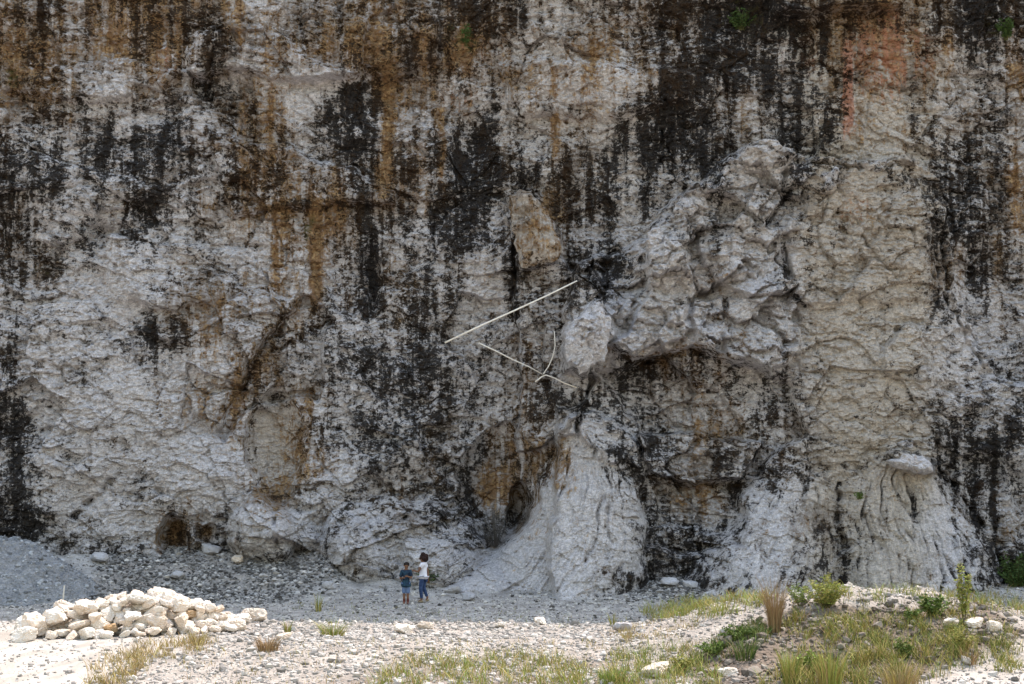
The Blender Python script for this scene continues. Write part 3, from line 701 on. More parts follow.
# ------------------------------------------------------------------ single rocks lying about
def place_rock(px, py, wpx, lab, mat='grey', sink=.25, group='loose rocks on the quarry floor', flat=1.0, onc=False):
    p = on_ground(px, py); s = wpx / 2 / (F / p.y) / .85
    me = random.choice(PILE_ME if mat == 'pale' else GREY_ME)
    o = link('rock', me, None, (p.x, p.y, p.z + s * .7 * flat * (1 - sink) - s * .05), (random.uniform(-.2, .2), random.uniform(-.2, .2), random.uniform(0, 6.28)), (s, s, s * flat))
    tag(o, lab, 'rock', group); return o
for args in (
    (405, 633, 15, 'knobbly cream rock on the shadow line left of centre', 'pale'),
    (424, 629, 14, 'low flat pale rock just right of the knobbly cream rock', 'pale', .4),
    (657, 677, 23, 'rounded grey white rock in the grass at the bottom edge', 'pale'),
    (727, 676, 16, 'flat white rock at the foot of the weedy mound', 'pale', .4),
    (975, 629, 15, 'upright white block on the right flank of the mound', 'pale', .1),
    (993, 631, 13, 'squat cream block beside the upright white block', 'pale', .2),
    (952, 626, 12, 'sloping pale stone left of the upright white block', 'pale', .3),
    (622, 632, 15, 'small grey rock in the lit gravel below the grass strip', 'grey', .2),
    (285, 640, 12, 'small white stone beside the dry tuft', 'pale'),
    (540, 625, 12, 'small white stone on the shadow line below the pale apron', 'pale'),
    (500, 628, 10, 'small cream stone on the shadow line in the middle', 'pale'),
    (178, 579, 14, 'bluish grey slab lying on the dark scree', 'grey', .4),
    (237, 563, 11, 'pale block at the foot of the white cliff lobes', 'pale', .2),
    (210, 554, 14, 'angular grey rock on top of the dark scree', 'grey', .2),
    (100, 563, 16, 'grey rock at the foot of the face beside the gravel heap', 'grey', .2),
    (668, 586, 15, 'grey slab in the scree between the two pale aprons', 'grey', .3),
    (690, 588, 11, 'smaller grey slab in the scree at the foot of the second apron', 'grey', .3),
    (560, 598, 12, 'flat pale stone on the shaded gravel below the apron', 'grey', .4),
    (470, 600, 13, 'rough grey rock right of the two walking people', 'grey', .3),
    (452, 593, 12, 'small grey rock behind the woman on the gravel', 'grey', .3),
    (330, 588, 11, 'small grey rock on the shaded gravel left of the people', 'grey', .3)):
    place_rock(*args)

# ------------------------------------------------------------------ gravel heap at the left edge
def build_heap():
    c = on_ground(0, 606); cx, cy = c.x - 2.2, c.y + 3.1
    n = 190; u = np.linspace(-1, 1, n); a, b = np.meshgrid(u, u); X = cx + a * 5.2; Y = cy + b * 3.6
    r = np.sqrt(a ** 2 + b ** 2) + .10 * fbm(a * 2.5, b * 2.5, 140, 3)
    hh = 2.05 * np.clip((1 - r) / .62, 0, 1) ** .9 + .16 * fbm(X / .9, Y / .9, 141, 4) + .06 * fbm(X / .15, Y / .15, 142, 3)
    hh += .10 * facets(X / .35, Y / .35, 143)[0]
    Z = np.maximum(ground_z(X, Y) - .3, np.where(r < 1.0, hh - .15, -1))
    i = (np.arange(n - 1)[:, None] * n + np.arange(n - 1)[None, :]).ravel()
    m, nt, bs = new_mat('blue_grey_gravel'); N_ = N(nt); P = N_.geo(); v = N_.vor(P, 11.0); v2 = N_.noise(P, 2.0, 6.0, .7)
    colr = N_.mix(N_.ss(v2, .35, .65), (0.15, 0.16, 0.17), (0.28, 0.29, 0.305)); colr = N_.mix(N_.math('MULTIPLY', N_.sep(v[1])[0], .5), colr, (.38, .38, .38))
    nt.links.new(colr, bs.inputs['Base Color']); nt.links.new(N_.bump(v[0], 1.0, .08), bs.inputs['Normal'])
    o = link('gravel_heap', np_mesh('gravel_heap', np.stack([X, Y, Z], -1).reshape(-1, 3), np.stack([i, i + 1, i + n + 1, i + n], -1), m))
    tag(o, 'blue grey gravel heap against the cliff at the left edge', 'gravel heap')
    return X, Y, Z, r
HEAP = build_heap()

# ------------------------------------------------------------------ loose gravel (uncountable)
def scatter(name, pts, sizes, cols, base, rs, flat=.7):
    """one mesh of many small angular stones"""
    nvar = 24; shp = [rock_shape(base, rs, 7)[0] for _ in range(nvar)]; Fc = base[1]; nv = len(base[0])
    shp = np.stack(shp); k = rs.randint(0, nvar, len(pts)); A = rs.uniform(0, 6.28, len(pts)); T = rs.uniform(-.6, .6, len(pts))
    V = shp[k] * sizes[:, None, None]
    c, s = np.cos(T)[:, None], np.sin(T)[:, None]; y, z = V[..., 1] * c - V[..., 2] * s, V[..., 1] * s + V[..., 2] * c
    c, s = np.cos(A)[:, None], np.sin(A)[:, None]; x, y = V[..., 0] * c - y * s, V[..., 0] * s + y * c
    V = np.stack([x, y, z], -1) + pts[:, None, :]
    FF = (Fc[None] + (np.arange(len(pts)) * nv)[:, None, None]).reshape(-1, 3)
    o = link(name, np_mesh(name, V.reshape(-1, 3), FF, M_GRAVEL, False, {'tint': np.repeat(np.concatenate([cols, np.ones((len(pts), 1))], 1), nv, 0)}))
    return o
def gravel_field(n, seed, lit):
    rs = np.random.RandomState(seed)
    if lit: x = rs.uniform(-16, 17, n * 2); y = rs.uniform(31, 45, n * 2)
    else: x = rs.uniform(-19.5, 19.5, n * 2); y = 44 + 12.5 * rs.rand(n * 2)
    z = ground_z(x, y); px, py = project(x, y, z)
    keep = (px > -15) & (px < 1040) & (py < 700)
    d = fbm(x / 1.5, y / 1.2, 150, 3) * .5 + .5
    track = in_poly(px + 10 * perlin(x, y, 3), py, [(-200, 622), (60, 622), (230, 642), (130, 660), (85, 690), (-200, 700)], 12)
    keep &= rs.rand(n * 2) < np.clip(.25 + d * 1.1, 0, 1) * (1 - .82 * track)
    x, y, z, px, py = [q[keep][:n] for q in (x, y, z, px, py)]
    s = .014 + .045 * rs.rand(len(x)) ** 3.2 + .09 * rs.rand(len(x)) ** 20
    g = rs.uniform(0, 1, len(x))[:, None]
    if lit:
        cols = (1 - g) * np.array([.54, .515, .475]) + g * np.array([.22, .205, .19]); dk = rs.rand(len(x)) < .12; cols[dk] *= .6
        soil = in_poly(px, py, [(690, 660), (740, 622), (800, 600), (1000, 600), (1030, 640), (960, 660), (900, 690), (700, 700)], 20)
        cols *= (1 - soil * (.25 + .6 * rs.rand(len(x))))[:, None]; cols = cols * (1 - .25 * soil[:, None]) + soil[:, None] * .25 * np.array([.22, .15, .09])
        s *= 1 + .4 * soil
    else:
        cols = (1 - g) * np.array([.60, .57, .53]) + g * np.array([.22, .205, .19])  # stones in the cliff's shadow are coloured paler than the sunlit ones
        tal = np.maximum(in_poly(px, py, [(90, 602), (110, 550), (330, 545), (350, 575), (300, 598), (180, 604)], 16), in_poly(px, py, [(630, 595), (650, 555), (760, 555), (700, 602)], 12))
        dk = rs.rand(len(x)) < .15 + .45 * tal; cols[dk] *= .25; s *= 1 + .35 * tal
    return scatter('gravel', np.stack([x, y, z + s * .25], -1).astype(np.float32), s.astype(np.float32), cols, ICO1 if lit else OCTA, rs)
tag(gravel_field(30000, 201, True), 'sunlit cream gravel and rubble over the quarry floor', 'gravel', kind='stuff')
tag(gravel_field(30000, 202, False), 'grey shaded gravel and scree below the rock face', 'gravel', kind='stuff')

def scree(n, seed):
    """stones of the dark talus and of the gravel heap"""
    rs = np.random.RandomState(seed); x = rs.uniform(-17, 11, n * 6); y = rs.uniform(50, 57, n * 6); z = ground_z(x, y); px, py = project(x, y, z)
    m = np.maximum(in_poly(px, py, [(85, 602), (105, 548), (335, 543), (355, 575), (300, 600), (180, 606)], 14), in_poly(px, py, [(630, 597), (648, 550), (760, 552), (700, 604)], 12))
    k = rs.rand(n * 6) < m; x, y, z = x[k][:n], y[k][:n], z[k][:n]; s = .03 + .07 * rs.rand(len(x)) ** 3
    g = rs.rand(len(x)) ** 1.7; cols = g[:, None] * np.array([.50, .49, .48]) + (1 - g[:, None]) * np.array([.045, .042, .04])
    X, Y, Z, r = HEAP; q = rs.choice(np.flatnonzero((r < .97).ravel()), 3500); hx = X.ravel()[q]; hy = Y.ravel()[q]; hz = Z.ravel()[q]
    hs = .02 + .09 * rs.rand(len(q)) ** 5; hc = rs.uniform(.35, 1.5, (len(q), 1)) * np.array([.33, .345, .365])
    P3 = np.stack([np.concatenate([x, hx]), np.concatenate([y, hy]), np.concatenate([z + s * .2, hz + hs * .2])], -1)
    return scatter('scree', P3.astype(np.float32), np.concatenate([s, hs]).astype(np.float32), np.concatenate([cols, hc]), ICO1, rs)
tag(scree(7000, 203), 'dark broken scree at the foot of the rock face', 'scree', kind='stuff')

# ================================================================== VEGETATION
def blades(name, bases, hts, cols, wid, rs, lean=.35, parent=None, fan_out=None):
    """curved tapering blades, 3 segments each, in one mesh"""
    n = len(bases); A = rs.uniform(0, 6.28, n); Ln = lean * rs.uniform(.2, 1.2, n) * hts
    d = np.stack([np.cos(A), np.sin(A), np.zeros(n)], -1)
    if fan_out is not None: d = fan_out; Ln = lean * hts * rs.uniform(.4, 1.1, n)
    sd = np.stack([-d[:, 1], d[:, 0], np.zeros(n)], -1)
    rr = rs.uniform(0, 6.28, n); sd = np.stack([np.cos(rr), np.sin(rr), np.zeros(n)], -1)
    vs = []; 
    for k, (t, wf) in enumerate(((0, 1), (.35, .95), (.7, .65))):
        c = bases + d * (Ln * t * t)[:, None] + np.stack([0 * hts, 0 * hts, hts * (t - .12 * t * t)], -1)
        w = (wid * wf)[:, None] if not np.isscalar(wid) else wid * wf
        vs += [c - sd * w, c + sd * w]
    vs.append(bases + d * Ln[:, None] + np.stack([0 * hts, 0 * hts, hts * .88], -1))
    V = np.stack(vs, 1)
    T = np.array([[0, 1, 3], [0, 3, 2], [2, 3, 5], [2, 5, 4], [4, 5, 6]])
    Fc = (T[None] + (np.arange(n) * 7)[:, None, None]).reshape(-1, 3)
    me = np_mesh(name, V.reshape(-1, 3), Fc, M_LEAF, True, {'tint': np.repeat(np.concatenate([cols, np.ones((n, 1))], 1), 7, 0)})
    return link(name, me, parent)
GREEN = np.array([.15, .205, .042]); YELL = np.array([.37, .31, .095]); DRY = np.array([.34, .25, .13]); DKG = np.array([.055, .10, .025]); BROWN = np.array([.26, .15, .075])
def mixcol(rs, n, a, b, j=.2):
    t = rs.rand(n)[:, None]; t = np.where(rs.rand(n, 1) < .5, t, np.round(t)); b = np.where(rs.rand(n, 1) < .22, np.array([[.40, .27, .13]]), b); return np.clip((a * (1 - t) + b * t) * rs.uniform(1 - j, 1 + j, (n, 1)), 0, 1)
# thin grass in strips: polygons in the photograph laid on the ground
def grass_strip(name, poly, n, h, ca, cb, label, seed, clump=1.0):
    rs = np.random.RandomState(seed); poly = np.array(poly, float)
    mn, mx = poly.min(0), poly.max(0); ctr = [on_ground(*q) for q in poly]
    x0, x1 = min(c.x for c in ctr), max(c.x for c in ctr); y0, y1 = min(c.y for c in ctr), max(c.y for c in ctr)
    x = rs.uniform(x0, x1, n * 8); y = rs.uniform(y0, y1, n * 8); z = ground_z(x, y); px, py = project(x, y, z)
    m = in_poly(px + 8 * perlin(x * 1.5, y * 1.5, 5), py + 3 * perlin(x * 1.5, y * 1.5, 6), poly, 10)
    d = sstep(-.05, .45, fbm(x / .55, y / .45, seed, 2)) if clump else 1
    k = rs.rand(n * 8) < m * (d * .9 + .04); x, y, z = x[k][:n], y[k][:n], z[k][:n]; n = len(x)
    ht = h * rs.uniform(.25, 1.2, n)
    o = blades(name, np.stack([x, y, z - .02], -1), ht, mixcol(rs, n, ca, cb, .3), (.005 + .004 * rs.rand(n)), rs, .8)
    tag(o, label, 'grass', kind='stuff'); return o
grass_strip('grass', [(640, 612), (700, 600), (770, 598), (775, 612), (700, 622), (650, 622)], 3600, .40, YELL, GREEN * 1.3, 'yellow green grass strip on the bank left of the dry reed', 301)
grass_strip('grass', [(760, 640), (790, 614), (960, 612), (1010, 630), (960, 655), (800, 655)], 2600, .28, YELL, GREEN, 'yellowish weeds over the brown earth of the mound', 312)
grass_strip('grass', [(785, 606), (860, 594), (1000, 592), (1024, 600), (1024, 616), (900, 618), (800, 612)], 5200, .40, YELL, GREEN * 1.2, 'yellow green grass along the crest of the mound', 302)
grass_strip('grass', [(370, 690), (390, 662), (470, 655), (560, 658), (600, 676), (600, 690)], 2300, .40, YELL, GREEN * 1.3, 'pale yellow grass along the bottom edge in the middle', 303)
grass_strip('grass', [(600, 690), (610, 660), (680, 642), (720, 660), (720, 690)], 2300, .36, GREEN * 1.3, YELL, 'green grass and weeds at the bottom right of centre', 304)
grass_strip('grass', [(85, 690), (100, 660), (150, 646), (210, 640), (215, 648), (150, 665), (130, 690)], 1700, .34, DRY, YELL, 'dry straw grass along the edge of the dusty track', 305)
grass_strip('grass', [(760, 690), (800, 660), (900, 655), (980, 640), (990, 660), (900, 690)], 4200, .46, YELL, GREEN, 'tall mixed grass on the lower front of the mound', 306)
grass_strip('grass', [(600, 635), (640, 625), (700, 625), (690, 650), (620, 650)], 900, .22, DRY, YELL, 'sparse dry grass in the lit gravel', 307)
grass_strip('grass', [(690, 660), (720, 640), (760, 622), (775, 640), (720, 664)], 1500, .30, DKG, GREEN, 'dark green creeping weeds on the left flank of the mound', 308)
grass_strip('grass', [(295, 600), (500, 612), (640, 618), (640, 626), (300, 628)], 700, .14, GREEN, YELL, 'thin low grass at the edge of the shade', 309)
grass_strip('grass', [(180, 652), (420, 640), (700, 640), (700, 690), (180, 690)], 1500, .20, YELL, DRY, 'scattered straws in the lit rubble', 310)
grass_strip('grass', [(820, 650), (830, 618), (960, 618), (1024, 640), (1024, 675), (940, 668)], 2800, .32, GREEN, YELL, 'scattered weeds on the stony front of the mound', 311)

def tuft(name, px, py, hpx, wpx, n, ca, cb, label, cat, seed, lean=.5, wid=.008, group=None):
    """a single clump: every blade springs from one root and fans out"""
    rs = np.random.RandomState(seed); p = on_ground(px, py); sc = F / p.y; h = hpx / sc; w = wpx / sc
    a = rs.uniform(0, 6.28, n); r = np.sqrt(rs.rand(n)) * w * .28
    d = np.stack([np.cos(a), np.sin(a), 0 * a], -1)
    b = d * r[:, None]; b[:, 2] = -.03
    o = blades('blade_cluster', b, h * rs.uniform(.45, 1.12, n), mixcol(rs, n, ca, cb, .3), wid * rs.uniform(.6, 1.3, n), rs, lean, None, d)
    o.name = name; o.location = p; tag(o, label, cat, group); return o
tuft('dry_reed_clump', 775, 633, 64, 20, 340, BROWN, DRY, 'tall brown dry reed clump on the left end of the mound', 'reed', 401, .30, .005)
tuft('grass_tuft', 333, 637, 20, 40, 170, GREEN * 1.2, YELL, 'green grass tuft on the lit gravel left of the people', 'grass tuft', 402, .9)
tuft('grass_tuft', 268, 651, 18, 34, 190, BROWN, DRY, 'rust brown dry tuft right of the stone pile', 'grass tuft', 403, .6)
tuft('grass_tuft', 287, 634, 18, 12, 60, YELL, GREEN, 'slim yellow green weed just right of the dry tuft', 'weed', 404, .4)
tuft('grass_tuft', 318, 612, 22, 10, 40, GREEN, YELL, 'slim green weed at the edge of the shade', 'weed', 405, .35)
tuft('grass_tuft', 197, 645, 18, 30, 120, DRY, YELL, 'straw tuft in front of the stone pile', 'grass tuft', 406, .5)
tuft('grass_tuft', 612, 684, 20, 44, 220, GREEN * 1.5, GREEN, 'bright green tuft at the bottom edge left of the grey rock', 'grass tuft', 407, .6)
tuft('grass_tuft', 790, 686, 44, 22, 150, GREEN * 1.5, YELL, 'bright green upright tuft below the dry reed', 'grass tuft', 408, .35)
tuft('grass_tuft', 745, 660, 26, 34, 150, DKG, GREEN, 'dark green tuft on the shaded side of the mound', 'grass tuft', 409, .6)
tuft('grass_tuft', 830, 690, 50, 40, 220, YELL, GREEN * 1.3, 'tall yellow green grass in front of the mound', 'grass tuft', 410, .4)
tuft('grass_tuft', 900, 688, 30, 60, 220, DRY, YELL, 'wide straw tuft at the bottom edge on the right', 'grass tuft', 411, .5)
tuft('grass_tuft', 613, 626, 16, 10, 40, GREEN, YELL, 'small weed on the shadow line below the dark overhang', 'weed', 412, .4)
tuft('grass_tuft', 970, 664, 20, 24, 70, DRY, BROWN, 'rust coloured tuft below the upright white block', 'grass tuft', 413, .6)

def leafy(name, p, h, w, nst, nlf, leaf, ca, cb, label, cat, seed, group=None, narrow=1.0, stemc=(.12, .12, .04)):
    """shrub or weed: stems (one part each cluster) with many small leaves"""
    rs = np.random.RandomState(seed); root = empty(name, p); tag(root, label, cat, group)
    V, Fc, C = [], [], []; sv, sf, scol = [], [], []
    for s in range(nst):
        a = rs.uniform(0, 6.28); rr = w * rs.uniform(.1, 1) ** .7; tip = np.array([math.cos(a) * rr, math.sin(a) * rr, h * rs.uniform(.6, 1.05) * (1 - .35 * (rr / w) ** 2)])
        b0 = np.array([math.cos(a) * rr * .15, math.sin(a) * rr * .15, -.03]); wd = max(.006, h * .008)
        mid = b0 * .5 + tip * .5 + np.array([0, 0, h * .06])
        ks = len(sv)
        for q, ww in ((b0, wd), (mid, wd * .7), (tip, wd * .3)):
            for t in range(3): sv.append(q + ww * np.array([math.cos(t * 2.09), math.sin(t * 2.09), 0]))
        for e in (0, 3):
            for t in range(3):
                sf.append([ks + e + t, ks + e + (t + 1) % 3, ks + e + 3 + (t + 1) % 3, ks + e + 3 + t])
        for l in range(nlf):
            t = rs.uniform(.18, 1.0); c = (1 - t) ** 2 * b0 + 2 * t * (1 - t) * mid + t * t * tip
            d = rs.normal(size=3); d[2] = abs(d[2]) * .5; d /= np.linalg.norm(d); u = np.cross(d, rs.normal(size=3)); u /= np.linalg.norm(u) + 1e-6
            L = leaf * rs.uniform(.6, 1.3); wl = L * .28 * narrow; k = len(V)
            c = c + d * L * .15
            V += [c, c + d * L * .5 + u * wl, c + d * L + np.array([0, 0, -.15 * L]), c + d * L * .5 - u * wl]; Fc.append([k, k + 1, k + 2, k + 3])
            cc = (ca * (1 - (q := rs.rand())) + cb * q) * rs.uniform(.7, 1.3); C += [[*cc, 1]] * 4
    link('foliage', np_mesh('foliage', np.array(V), np.array(Fc), M_LEAF, False, {'tint': np.array(C)}), root)
    link('stems', np_mesh('stems', np.array(sv), np.array(sf), M_LEAF, True, {'tint': np.tile([[*stemc, 1]], (len(sv), 1))}), root)
    return root
def G(px, py): return on_ground(px, py)
leafy('bush', G(826, 608), .85, .55, 46, 60, .075, GREEN * 1.5, YELL, 'bright feathery green bush on the crest beside the dry reed', 'bush', 501, narrow=.6)
leafy('bush', G(800, 606), .62, .35, 16, 36, .07, GREEN * 1.1, GREEN * 1.5, 'loose smaller green bush between the dry reed and the feathery bush', 'bush', 502, narrow=.6)
leafy('weed', G(964, 622), 1.5, .20, 7, 110, .085, GREEN * 1.4, YELL, 'tall slim green weed standing above the crest on the right', 'weed', 503, narrow=.7)
leafy('weed', G(932, 616), .55, .42, 16, 40, .10, DKG * 1.3, GREEN, 'broad leaved dark green weed left of the tall slim weed', 'weed', 504)
leafy('weed', G(912, 622), .36, .25, 10, 30, .08, DKG * 1.3, GREEN, 'small dark green weed on the crest', 'weed', 505)
leafy('weed', G(958, 652), .75, .45, 18, 46, .08, GREEN, YELL, 'bushy olive weed on the right front of the mound', 'weed', 506, narrow=.6)
leafy('weed', G(735, 640), .34, .45, 16, 40, .08, DKG, GREEN, 'dark leafy weed left of the dry reed', 'weed', 507)
leafy('weed', G(905, 660), .5, .3, 10, 40, .08, DKG, GREEN, 'dark green weed in the middle of the mound front', 'weed', 508)
leafy('weed', G(715, 655), .3, .5, 16, 40, .07, DKG * 1.2, GREEN * 1.2, 'low spreading green weed at the left foot of the mound', 'weed', 509)
leafy('weed', G(812, 676), .55, .3, 12, 50, .09, GREEN * 1.1, GREEN * 1.5, 'fresh green weed at the bottom of the mound', 'weed', 510)
leafy('weed', G(683, 672), .4, .3, 12, 40, .08, GREEN, YELL, 'low olive weed right of the grey white rock', 'weed', 511)
def bush_at(px, py, Y, h, w, nst, nlf, leaf, ca, cb, label, seed, **k):
    p = at_y(px, py, Y); return leafy('bush', p, h, w, nst, nlf, leaf, ca, cb, label, 'bush', seed, **k)
def CP(px, py, out=.0):
    p = on_cliff(px, py); p.y -= out; return p
p = CP(1014, 590, .3); leafy('bush', p, 1.4, .9, 40, 60, .10, DKG * .7, DKG, 'dark green bush at the foot of the face on the right edge', 'bush', 512)
leafy('bush', CP(495, 545, .15), 1.7, .9, 46, 16, .09, np.array([.10, .095, .085]), np.array([.17, .16, .14]), 'grey leafless twiggy bush in the ochre hollow', 'bush', 513, narrow=.4, stemc=(.10, .09, .08))
leafy('bush', CP(466, 46, .05), .9, .5, 26, 40, .10, DKG * .8, DKG, 'dark green plant growing high on the cliff above the orange stain', 'plant', 514)
leafy('bush', CP(742, 30, .05), .9, .6, 26, 40, .10, DKG * .6, DKG * .9, 'dark green plant under the black shelf at the top', 'plant', 515)
leafy('bush', CP(1006, 40, .05), .9, .4, 20, 40, .10, DKG * .7, DKG, 'dark green plant at the top right corner of the cliff', 'plant', 516)
leafy('bush', CP(430, 582, .3), .5, .5, 16, 30, .07, DKG * .6, DKG, 'low dark plant at the foot of the rock behind the people', 'plant', 517)
leafy('bush', CP(860, 500, .05), .35, .25, 12, 24, .08, DKG, GREEN, 'small green plant in the joint of the right hand apron', 'plant', 518)

# ================================================================== STAKE AND THE THIN PALE POLES
M_WOOD = mat_plain('bleached_wood', (.62, .58, .5), (.48, .44, .37), 20)
M_WHITE = mat_plain('white_painted_pole', (.80, .77, .70), (.66, .62, .55), 12)
def tube_mesh(name, pts, r0, r1, mat, seg=8):
    pts = [Vector(p) for p in pts]; V = []; n = len(pts)
    for i, p in enumerate(pts):
        d = (pts[min(i + 1, n - 1)] - pts[max(i - 1, 0)]).normalized(); u = d.orthogonal().normalized(); v = d.cross(u); r = r0 + (r1 - r0) * i / (n - 1)
        V += [p + (u * math.cos(k * 2 * math.pi / seg) + v * math.sin(k * 2 * math.pi / seg)) * r for k in range(seg)]
    Fc = [[i * seg + k, i * seg + (k + 1) % seg, (i + 1) * seg + (k + 1) % seg, (i + 1) * seg + k] for i in range(n - 1) for k in range(seg)]
    V = [tuple(v) for v in V]
    me = bpy.data.meshes.new(name); me.from_pydata(V, [], Fc + [list(range(seg))[::-1], [(n - 1) * seg + k for k in range(seg)]]); me.materials.append(mat)
    for q in me.polygons: q.use_smooth = len(q.vertices) == 4
    return me
b = G(62, 612); o = link('stake', tube_mesh('stake', [(0, 0, -.2), (.03, 0, .4), (.05, .02, .82)], .030, .022, M_WOOD), None, b)
tag(o, 'thin white stake leaning behind the pile of quarried stones', 'stake')
def cliff_line(pxs, n=24):
    pts = []
    for (a, c) in zip(pxs[:-1], pxs[1:]):
        for t in np.linspace(0, 1, n)[:-1]: pts.append((a[0] + (c[0] - a[0]) * t, a[1] + (c[1] - a[1]) * t))
    return pts + [pxs[-1]]
def pole(pxs, r0, r1, label, gap=.04, name='pole', curve=False):
    path = cliff_line(pxs); Y = min(on_cliff(*q).y for q in path) - r0 - gap
    root = empty(name, at_y(*pxs[0], Y)); inv = root.location.copy()
    link('rod', tube_mesh('rod', [at_y(q[0] + .35 * math.sin(q[0] * .31), q[1] + .45 * math.sin(q[0] * .19 + q[1] * .1), Y) - inv for q in (path[::6] + [path[-1]] if not curve else path[::4] + [path[-1]])], r0, r1, M_WHITE), root)
    for q in (path[1], path[len(path) // 2], path[-2]):
        a = at_y(*q, Y) - inv; c = on_cliff(*q) + Vector((0, .06, 0)) - inv; c = Vector((a.x, max(c.y, a.y + .1), a.z))
        link('anchor_pin', tube_mesh('anchor_pin', [a, c], .012, .012, M_WOOD, 6), root)
    return tag(root, label, 'pole', 'thin pale poles on the rock face')
pole([(445, 343), (577, 281)], .036, .026, 'long straight white pole slanting up to the right across the face')
pole([(479, 343), (543, 374)], .026, .022, 'thin straight pole sloping down right below the long white pole')
pole([(535, 381.5), (545, 374.5), (577, 388)], .028, .022, 'short bent pole forming a small peak below the curved rod')
pole([(554, 331), (555, 345), (552.5, 356), (548.5, 366), (543.5, 374)], .022, .020, 'thin curved rod bowing down to the tip of the bent pole', curve=True)

# ================================================================== PEOPLE
M_SKIN = mat_plain('brown_skin', (.20, .105, .065), (.17, .088, .055)); M_HAIR = mat_plain('dark_curly_hair', (.035, .014, .012), (.012, .008, .008), 40)
M_HAIR2 = mat_plain('black_short_hair', (.02, .013, .011), (.010, .008, .008), 40)
M_SHIRT = mat_plain('white_cotton', (.74, .74, .80), (.64, .64, .70), 8); M_JEANS = mat_plain('blue_denim', (.018, .038, .10), (.05, .085, .18), 12)
M_TEAL = mat_plain('navy_teal_print', (.010, .020, .045), (.022, .065, .10), 9); M_LDEN = mat_plain('light_denim', (.14, .21, .36), (.10, .15, .27), 14)
M_SHOE = mat_plain('tan_shoe', (.30, .24, .15), (.22, .17, .10)); M_BOOT = mat_plain('brown_boot', (.13, .035, .025), (.09, .025, .02))
M_DEVICE = mat_plain('dark_handset', (.05, .05, .06), (.1, .1, .11)); M_EYE = mat_plain('dark_eye', (.02, .015, .012), (.02, .015, .012)); M_LIP = mat_plain('lip', (.22, .08, .06), (.2, .07, .055))
def skin(name, joints, edges, mat, parent, sub=2):
    """joints: name -> (x,y,z,r) ; one continuous surface grown round the edges"""
    ks = list(joints); me = bpy.data.meshes.new(name)
    me.from_pydata([joints[k][:3] for k in ks], [(ks.index(a), ks.index(b)) for a, b in edges], [])
    o = bpy.data.objects.new(name, me); COL.objects.link(o)
    md = o.modifiers.new('skin', 'SKIN'); md.use_smooth_shade = True
    for i, k in enumerate(ks):
        r = joints[k][3]; me.skin_vertices[0].data[i].radius = (r, r) if not isinstance(r, tuple) else r
        me.skin_vertices[0].data[i].use_root = i == 0
    s = o.modifiers.new('sub', 'SUBSURF'); s.levels = s.render_levels = sub
    dg = bpy.context.evaluated_depsgraph_get(); new = bpy.data.meshes.new_from_object(o.evaluated_get(dg))
    bpy.data.objects.remove(o); bpy.data.meshes.remove(me); new.name = name; new.materials.clear(); new.materials.append(mat)
    for q in new.polygons: q.use_smooth = True
    return link(name, new, parent)
def ellip(name, c, r, mat, parent, noise=0.0, seed=1, sub=3):
    V, Fc = ico(sub); rs = np.random.RandomState(seed); V = V * np.array(r)
    if noise: 
        d = V / np.linalg.norm(V, axis=1, keepdims=True); V = V * (1 + noise * (fbm(d[:, 0] * 5 + 3, d[:, 1] * 5 + d[:, 2] * 7, seed, 3) * 2))[:, None]
    return link(name, np_mesh(name, V + np.array(c), Fc, mat), parent)
def chain(*n): return list(zip(n[:-1], n[1:]))
def hand(J, E, side, wrist, fw, out, s=1.0):
    """palm and five curled fingers: fw = direction of the fingers, out = direction of the thumb"""
    w = Vector(J[wrist][:3]); fw = Vector(fw).normalized(); out = Vector(out).normalized(); up = fw.cross(out).normalized()
    pm = w + fw * .055 * s; J[side + 'palm'] = (*pm, .022 * s); E.append((wrist, side + 'palm'))
    for i, (o, l) in enumerate(((.027, .070), (.009, .080), (-.009, .075), (-.026, .058))):
        a = pm + fw * .03 * s + out * o * s; m = a + fw * l * .55 * s; t = m + (fw * .6 + up * .55) * l * .45 * s
        for nme, q, r in (('a', a, .010), ('m', m, .0085), ('t', t, .007)): J[f'{side}f{i}{nme}'] = (*q, r * s)
        E += chain(side + 'palm', f'{side}f{i}a', f'{side}f{i}m', f'{side}f{i}t')
    a = w + fw * .03 * s + out * .03 * s; t = a + (fw * .5 + out * .6 + up * .3) * .045 * s
    J[side + 'tha'] = (*a, .011 * s); J[side + 'tht'] = (*t, .008 * s); E += chain(wrist, side + 'tha', side + 'tht')
def face(root, c, fwd, r, lip=True):
    f = Vector(fwd).normalized(); sd = f.cross(Vector((0, 0, 1))).normalized(); up = sd.cross(f); c = Vector(c)
    for s in (-1, 1):
        ellip('eye', c + f * r * .90 + sd * s * r * .36 + up * r * .08, (r * .11,) * 3, M_EYE, root, sub=2)
        ellip('ear', c + sd * s * r * .93 - f * r * .05, (r * .16, r * .16, r * .28), M_SKIN, root, sub=2)
    ellip('nose', c + f * r * 1.02 - up * r * .15, (r * .15, r * .17, r * .22), M_SKIN, root, sub=2)
    ellip('mouth', c + f * r * .92 - up * r * .52, (r * .26, r * .2, r * .09), M_LIP, root, sub=2)

